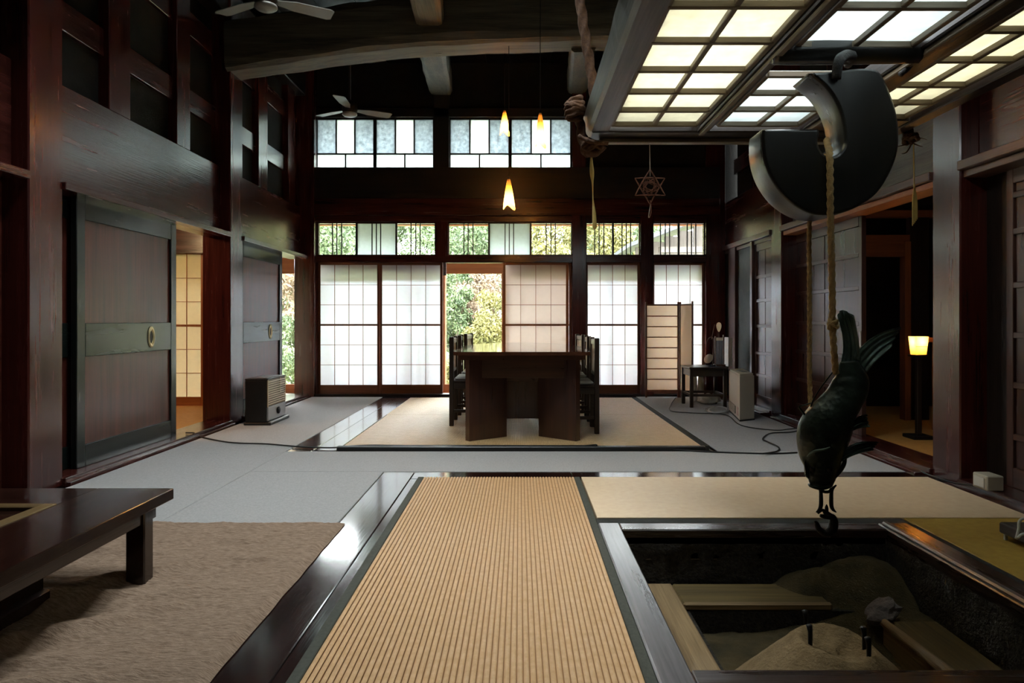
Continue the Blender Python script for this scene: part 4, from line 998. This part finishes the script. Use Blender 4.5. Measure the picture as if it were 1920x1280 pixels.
# stove on the left
sv = thing('oil_stove', 'black oil stove with pale grille beside the far left door', 'stove', (-2.6, 7.0, .01))
sx0, sx1, sy0, sy1 = -2.72, -2.49, 6.76, 7.28
B(sv, 'body', BLACKM, sx0, sx1-.02, sy0, sy1, .035, .455, .008)
bt_ = B(sv, 'base_tray', BLACKM, sx0-.01, sx1+.03, sy0-.01, sy1+.02, .008, .035, .006); B(bt_, 'tray_lip', GREYM, sx1+.005, sx1+.032, sy0, sy1+.01, .03, .042, .004)
tp_ = B(sv, 'top_plate', BLACKM, sx0, sx1, sy0, sy1, .455, .468, .004)
B(tp_, 'top_grill', GREYM, sx0+.04, sx1-.04, sy0+.08, sy1-.08, .468, .474, .003)
fp_ = B(sv, 'front_panel', GREYM, sx1-.02, sx1, sy0+.01, sy1-.01, .045, .185, .005, label='grey lower front panel')
rf_ = B(sv, 'reflector', plain('stove_reflector', (120, 106, 84), .35, metal=.6), sx1-.02, sx1-.012, sy0+.02, sy1-.02, .19, .45)
for k in range(11): B(rf_, 'grille_bar', GRILLE, sx1-.008, sx1, sy0+.01, sy1-.01, .205+k*.0225, .213+k*.0225, .002)
for y in (sy0+.005, sy1-.02): B(sv, 'grille_post', GRILLE, sx1-.012, sx1, y, y+.015, .185, .455, .003)
B(sv, 'grille_post', GRILLE, sx1-.012, sx1-.004, sy0+.36, sy0+.375, .3, .455, .002)
L_ = lathe_geo([(.0, .0), (.034, .0), (.036, .012), (.022, .02), (0, .02)], (0, 0, 0), 18)
M(fp_, 'knob', IRON, [(sx1+v[2], 7.04+v[0], .125+v[1]) for v in L_[0]], L_[1], smooth=True)

# heater on the right
ht = thing('fan_heater', 'cream upright fan heater near the far right door', 'heater', (2.33, 7.15, .01))
hx0, hx1, hy0, hy1 = X_(1368, 7.55), X_(1413, 7.05), 7.02, 7.5
a_, b_, c_, d_ = fl(1387, 791), fl(1414, 788), None, fl(1367, 771)
a2, b2, d2 = Vector((a_.x, a_.y)), Vector((b_.x, b_.y)), Vector((d_.x, d_.y)); c2_ = b2+(d2-a2)
prism(ht, 'body', WHITEP, [tuple(a2), tuple(b2), tuple(c2_), tuple(d2)], .02, .47, 2)
ctr = (a2+c2_)/2
prism(ht, 'top_cap', WHITEP, [tuple(ctr+(p-ctr)*k) for p in (a2, b2, c2_, d2) for k in (.92,)], .47, .49, 2)
prism(ht, 'base', BLACKM, [tuple(ctr+(p-ctr)*1.05) for p in (a2, b2, c2_, d2)], .008, .022, 2)
nrm = Vector((-(d2-a2).y, (d2-a2).x)).normalized()
if nrm.x > 0: nrm = -nrm
def face_strip(u0, u1, z0, z1, name, mat, th=.006):
    p, q = a2.lerp(d2, u0), a2.lerp(d2, u1)
    prism(ht, name, mat, [tuple(p), tuple(q), tuple(q+nrm*th), tuple(p+nrm*th)], z0, z1, 2)
face_strip(.35, .97, .05, .13, 'outlet_grille', plain('heater_grille', (92, 86, 76), .5))
for k in range(5): face_strip(.37, .95, .057+k*.016, .062+k*.016, 'louvre', WHITEP, .010)
face_strip(.1, .25, .05, .14, 'front_label', plain('faded_label', (190, 160, 150), .6), .003)
B(ht, 'control_panel', GREYM, ctr.x-.03, ctr.x+.03, ctr.y-.12, ctr.y+.08, .49, .494)

# folding screen
fs_ = thing('folding_screen', 'two-leaf cream paper folding screen in the far right corner', 'folding screen', (1.95, 9.15, .01))
YL = 9.17; x0, x1 = X_(1210, YL), X_(1273, YL); zt_ = Z_(570, YL)
def leaf(p, q, rows, nm):
    p, q = Vector(p), Vector(q); d = (q-p).normalized(); nn = Vector((-d.y, d.x))*.01
    def pz(a, b, o0, o1, z0, z1, name, mat): 
        A, Bq = p+d*a, p+d*b
        prism(fs_, name, mat, [tuple(A+nn*o0), tuple(Bq+nn*o0), tuple(Bq+nn*o1), tuple(A+nn*o1)], z0, z1, 2)
    Lq = (q-p).length
    pz(0, .022, -1, 1, .012, zt_+.03, 'screen_post', SHOJI); pz(Lq-.022, Lq, -1, 1, .012, zt_+.03, 'screen_post', SHOJI)
    pz(.022, Lq-.022, -1, 1, .09, .115, 'screen_rail', SHOJI); pz(.022, Lq-.022, -1, 1, zt_-.02, zt_, 'screen_rail', SHOJI)
    for k in range(rows):
        za, zb_ = .115+(zt_-.135)*k/rows, .115+(zt_-.135)*(k+1)/rows
        pz(.022, Lq-.022, -.1, .1, za, zb_, 'paper_pane', SCREENP)
        if k: pz(.022, Lq-.022, -.6, .6, za-.006, za+.006, 'screen_bar', SHOJI)
leaf((x0, YL), (x1, YL), 8, 0)
leaf((x1+.012, YL), (X_(1299, 8.80), 8.80), 1, 1)

# small stool table in the right corner with things on it
s2 = thing('stool_table', 'small dark square table in the far right corner', 'side table', (2.25, 8.35, .01))
tx0, tx1, ty0, ty1 = 2.03, 2.47, 8.12, 8.56; tz = .49
B(s2, 'table_top', CHAIRW, tx0-.01, tx1+.01, ty0-.01, ty1+.01, tz-.025, tz, .005)
for x in (tx0, tx1-.04):
    for y in (ty0, ty1-.04): B(s2, 'leg', CHAIRW, x, x+.04, y, y+.04, .008, tz-.025, .004)
for q in ((tx0+.04, tx1-.04, ty0+.01, ty0+.03), (tx0+.04, tx1-.04, ty1-.03, ty1-.01), (tx0+.01, tx0+.03, ty0+.04, ty1-.04), (tx1-.03, tx1-.01, ty0+.04, ty1-.04)):
    B(s2, 'apron', CHAIRW, *q, tz-.11, tz-.025, .003); B(s2, 'stretcher', CHAIRW, *q, .14, .17, .003)
r2 = thing('magazine_rack', 'slatted brown wooden rack on the corner side table', 'rack', (2.38, 8.4, tz))
rx0, rx1, ry = X_(1340, 8.4), X_(1358, 8.4), 8.4
B(r2, 'post', SHOJI, rx0, rx0+.016, ry-.01, ry+.01, tz, tz+.36, .003); B(r2, 'post', SHOJI, rx1-.016, rx1, ry-.01, ry+.01, tz, tz+.38, .003)
B(r2, 'rail', SCREENP, rx0+.016, rx1-.016, ry-.008, ry+.008, tz+.31, tz+.345); B(r2, 'base', SHOJI, rx0, rx1, ry-.06, ry+.06, tz, tz+.02, .003)
for k in range(4):
    a = rx0+.02+k*(rx1-rx0-.04)/4; B(r2, 'slat', GRIDF, a, a+.016, ry-.004, ry+.004, tz+.02, tz+.31)
d3 = thing('desk_lamp', 'thin gooseneck lamp with pale round shade on the side table', 'desk lamp', (2.3, 8.3, tz))
T(d3, 'base', IRON, [(2.34, 8.27, tz), (2.34, 8.27, tz+.015)], [.04, .035], 14)
T(d3, 'gooseneck', SHOJI, [(2.34, 8.27, tz+.01), at(1338, 640, 8.27), at(1334, 632, 8.27), at(1328, 635, 8.27), at(1324, 645, 8.27), at(1323, 658, 8.27)], .006, 6, 5)
vs_, fs = lathe_geo([(0, .012), (.03, .01), (.06, .0), (.062, -.004), (0, -.008)], (0, 0, 0), 20)
rot = Matrix.Rotation(-1.0, 3, 'Y') @ Matrix.Rotation(.6, 3, 'X'); cc = at(1328, 672, 8.26)
M(d3, 'shade', WHITEP, [rot @ Vector(v)*1.0+cc for v in vs_], fs, smooth=True)
hf = thing('hand_fan', 'small pale hand fan standing up from the rack', 'hand fan', tuple(at(1348, 630, 8.42)))
T(hf, 'handle', SHOJI, [at(1348, 684, 8.43), at(1348, 622, 8.43)], .005, 6)
fp = [at(1348+6*math.cos(a)*(.75+.25*math.sin(a)), 613-9*math.sin(a), 8.43) for a in [2*PI*k/20 for k in range(20)]]
M(hf, 'paper_face', SCREENP, fp+[p+Vector((0, .004, 0)) for p in fp], [tuple(range(20)), tuple(range(39, 19, -1))]+[(k, (k+1) % 20, 20+(k+1) % 20, 20+k) for k in range(20)])
T(hf, 'stick', SHOJI, [at(1334, 636, 8.45), at(1340, 608, 8.45)], .004, 6)
wp = thing('white_sheaf', 'upright sheaf of white papers against the slim right post', 'papers', (2.62, 8.75, .4))
for k in range(4): B(wp, 'sheet', WHITEP2, X_(1362, 8.7)+k*.014, X_(1362, 8.7)+k*.014+.010, 8.62, 8.80, Z_(686, 8.7), Z_(632, 8.7)-.004*k)
jar = [(1302, 705, .035), (1314, 706, .04)]
for k, (x, y, r) in enumerate(jar):
    p = at(x, y+10, 8.78); j = thing('white_jar', ('left' if k == 0 else 'right')+' small white jar under the corner side table', 'jar', (p.x, p.y, .01), group='jars under the side table')
    L(j, 'jar_body', WHITEP2, [(r*.8, .0), (r, .03), (r, .26), (r*.8, .31), (0, .31)], (p.x, p.y, .01), 16)
    L(j, 'jar_lid', GREYM, [(r*.82, 0), (r*.82, .03), (0, .035)], (p.x, p.y, .322), 16)
bag = thing('cable_bag', 'crumpled white bag on the floor under the side table', 'bag', tuple(fl(1330, 762)))
bm = bmesh.new(); bmesh.ops.create_icosphere(bm, subdivisions=4, radius=1)
for v in bm.verts:
    q = v.co.copy(); k = 1+.3*noise.noise(q*2.2)+.1*noise.noise(q*6)
    v.co = Vector((q.x*.13, q.y*.10, max(-.045, q.z*.07)))*k
    v.co.z = max(v.co.z, -.045)
me = bpy.data.meshes.new('bag'); bm.to_mesh(me); bm.free(); me.polygons.foreach_set('use_smooth', [True]*len(me.polygons))
p = fl(1330, 757); link('bag_body', me, WHITEP2, bag, (p.x, p.y, .055))

# outlet box and object at the right edge
ox = thing('outlet_box', 'cream outlet box on the sill of the near right wall', 'outlet', (2.76, 4.05, .03))
B(ox, 'box', WHITEP, 2.74, 2.84, 4.0, 4.13, .046, .135, .006); B(ox, 'plate', WHITEP2, 2.733, 2.74, 4.02, 4.11, .06, .12, .002)
tk = thing('corded_tray', 'small wooden tray with white cord cut off by the right picture edge', 'tray', (2.32, 3.12, .022))
B(tk, 'tray_body', GREYW, 2.26, 2.42, 3.02, 3.22, .05, .10, .006)
for (x, y) in ((2.27, 3.03), (2.39, 3.03), (2.27, 3.19), (2.39, 3.19)): B(tk, 'foot', CUSH, x, x+.012, y, y+.012, .022, .05)
T(tk, 'cord', CUSH, [at(1905, 1010, 3.05), at(1910, 992, 3.05), at(1911, 978, 3.05), at(1918, 972, 3.05), at(1926, 976, 3.08)], .006, 6, 4)
T(tk, 'cord', CUSH, [at(1908, 1008, 3.03), at(1915, 1002, 3.03), at(1924, 1000, 3.05)], .006, 6, 4)

# cables
def cable(label, pts, r=.006, mat=RUBBER):
    P = [Vector(p) for p in pts]
    t = thing('power_cable', label, 'cable', tuple(P[0])); T(t, 'flex', mat, P, r, 6, 6); return t
def f(x, y, z=.018): return fl(x, y, z)
cable('black cable from the left door along the black floor bar', [(-2.93, YX(330, XD)+.05, .062), (-2.86, 6.0, .058), f(362, 815, .014), f(400, 824), f(440, 830), f(500, 832), f(560, 837), f(620, 839, .02), f(655, 836, .022), (-1.2, 5.54, .035), (-.9, 5.53, .034), (-.6, 5.52, .036), (-.2, 5.53, .034), (.3, 5.52, .035), (.52, 5.53, .034), (.62, 5.47, .05), f(1100, 844, .012), f(1180, 843, .016), f(1260, 843, .016), f(1340, 847, .016), f(1440, 850, .016), f(1495, 848, .016)])
cable('black cable looping on the right carpet in front of the door', [f(1503, 805), f(1497, 807), f(1480, 810), f(1445, 812), f(1430, 822), f(1440, 828), f(1460, 838), f(1456, 846), f(1430, 850, .03)])
cable('black cable trailing from the corner table past the heater', [f(1268, 744, .02), f(1258, 758), f(1258, 770), f(1300, 774), f(1360, 777), f(1390, 797, .014), f(1450, 806), f(1480, 804), f(1500, 802)], .005)
cable('coiled grey cable beneath the corner side table', [fl(1345+26*math.cos(k*.8)*(1-.02*k), 768+6*math.sin(k*.8), .016+.002*k) for k in range(22)], .005, GREYM)
cable('grey cable lying along the near right sill', [(2.76, 4.1, .05), (2.72, 4.3, .03), (2.70, 4.5, .03), (2.72, 4.62, .03)], .005, RUBBER)

# ================================================================== LAMPS, FANS
def pendant(label, px, ytop, ybot, Y, r):
    b = at(px, ybot, Y); zt2 = Z_(ytop, Y); h = zt2-b.z
    t = thing('pendant_lamp', label, 'pendant lamp', tuple(b), group='paper cone lamps over the long table')
    T(t, 'cord', RUBBER, [(b.x, Y, CEIL), (b.x, Y, zt2-.01)], .004, 6)
    T(t, 'cord_cap', IRON, [(b.x, Y, zt2-.02), (b.x, Y, zt2+.03)], [.016, .006], 10)
    n, m1 = 30, 14; vs_, fs = [], []
    for i in range(m1+1):
        v_ = i/m1; rr2 = r*(.22+.78*v_**.8)
        for j in range(n):
            a = 2*PI*j/n; wob = 1+.07*v_*math.sin(3*a+1)
            z = zt2-h*v_-(.03*math.sin(2*a+.7)*v_ if i == m1 else .03*math.sin(2*a+.7)*v_**4)
            vs_.append((b.x+rr2*wob*math.cos(a), Y+rr2*wob*math.sin(a), z))
    for i in range(m1):
        for j in range(n): fs.append((i*n+j, i*n+(j+1) % n, (i+1)*n+(j+1) % n, (i+1)*n+j))
    sh_ = M(t, 'shade', SHADEP, vs_, fs, smooth=True)
    L(sh_, 'bulb', emit('warm_bulb', (255, 196, 110), 60), [(0, -.035), (.02, -.028), (.028, 0), (.02, .03), (.012, .06), (0, .062)], (b.x, Y, b.z+h*.32), 14)
    lamp('pendant_bulb_light', 'POINT', (b.x, Y, b.z+h*.15), 7, (1, .58, .22), .03)
pendant('lowest lit paper cone lamp hanging over the table', 954, 336, 388, 6.9, .062)
pendant('lit paper cone lamp before the high windows, upper left', 946, 207, 250, 7.6, .055)
pendant('paper cone lamp before the high windows, upper right', 1013, 212, 272, 6.55, .055)
FANM = plain('pale_fan_metal', (128, 126, 120), .4, c2=(140, 138, 132), scale=5)
def ceilfan(label, x, y, z, rad, a0):
    t = thing('ceiling_fan', label, 'ceiling fan', (x, y, z), group='ceiling fans')
    T(t, 'down_rod', IRON, [(x, y, CEIL), (x, y, z+.1)], .014, 8)
    mo_ = L(t, 'motor', IRON, [(0, .11), (.05, .11), (.085, .08), (.09, .0), (.07, -.03), (0, -.03)], (x, y, z), 24)
    L(mo_, 'hub_cap', FANM, [(.085, -.028), (.088, -.045), (.07, -.06), (.0, -.066)], (x, y, z), 24)
    for k in range(3):
        a = a0+k*2*PI/3; c_, s_ = math.cos(a), math.sin(a); vs_, fs = [], []
        out_ = [(.07, .025), (.16, .045), (.22, .062), (rad-.03, .07), (rad, .055), (rad, -.055), (rad-.03, -.07), (.22, -.062), (.16, -.045), (.07, -.025)]
        for zz in (.012, .018):
            for (u, v_) in out_: vs_.append((x+u*c_-v_*s_, y+u*s_+v_*c_, z+zz-v_*.16))
        n = len(out_); fs = [tuple(range(n-1, -1, -1)), tuple(range(n, 2*n))]+[(i, (i+1) % n, n+(i+1) % n, n+i) for i in range(n)]
        M(t, 'blade', FANM, vs_, fs)
ceilfan('far ceiling fan below the crossbeam, before the left high window', -1.99, 8.0, 3.5, .5, 1.5*PI)
ceilfan('near ceiling fan cut by the top picture edge', -1.97, 5.3, 3.52, .52, .55)

# lamp in the right room
YQ = 5.9
p = at(1722, 662, YQ)
q = thing('lantern_lamp', 'glowing paper lantern on a dark stand in the side room', 'lamp', (p.x, p.y, .03))
B(q, 'stand_base', IRON, p.x-.09, p.x+.09, YQ-.09, YQ+.09, .03, .06, .005); B(q, 'stand_post', CHAIRW, p.x-.02, p.x+.02, YQ-.02, YQ+.02, .06, p.z-.02, .003)
B(q, 'tray', CHAIRW, p.x-.06, p.x+.06, YQ-.06, YQ+.06, p.z-.03, p.z-.012, .003)
vs_ = []
for (s, z) in ((.044, p.z-.01), (.056, p.z+.145)): vs_ += [(p.x-s, YQ-s, z), (p.x+s, YQ-s, z), (p.x+s, YQ+s, z), (p.x-s, YQ+s, z)]
M(q, 'paper_shade', SHADEP, vs_, [(0, 1, 5, 4), (1, 2, 6, 5), (2, 3, 7, 6), (3, 0, 4, 7)])
T(q, 'shade_wire', IRON, [(p.x-.058, YQ-.061, p.z+.06), (p.x+.058, YQ-.061, p.z+.06)], .002, 4)
L(q, 'bulb', emit('lantern_bulb', (255, 206, 120), 25), [(0, -.03), (.02, -.02), (.024, 0), (.012, .03), (0, .03)], (p.x, YQ, p.z+.06), 12)
lamp('lantern_light', 'POINT', (p.x, YQ, p.z+.11), 3.5, (1, .58, .22), .03)
q2 = thing('wall_shelf', 'small light wooden shelf behind the lantern', 'shelf', tuple(at(1740, 637, 6.2)))
B(q2, 'shelf_board', ORANGE, X_(1735, 6.2), X_(1775, 6.2), 6.15, 6.3, Z_(641, 6.2), Z_(632, 6.2), .003); B(q2, 'bracket', ORANGE, X_(1760, 6.2), X_(1775, 6.2), 6.2, 6.3, .04, Z_(641, 6.2))
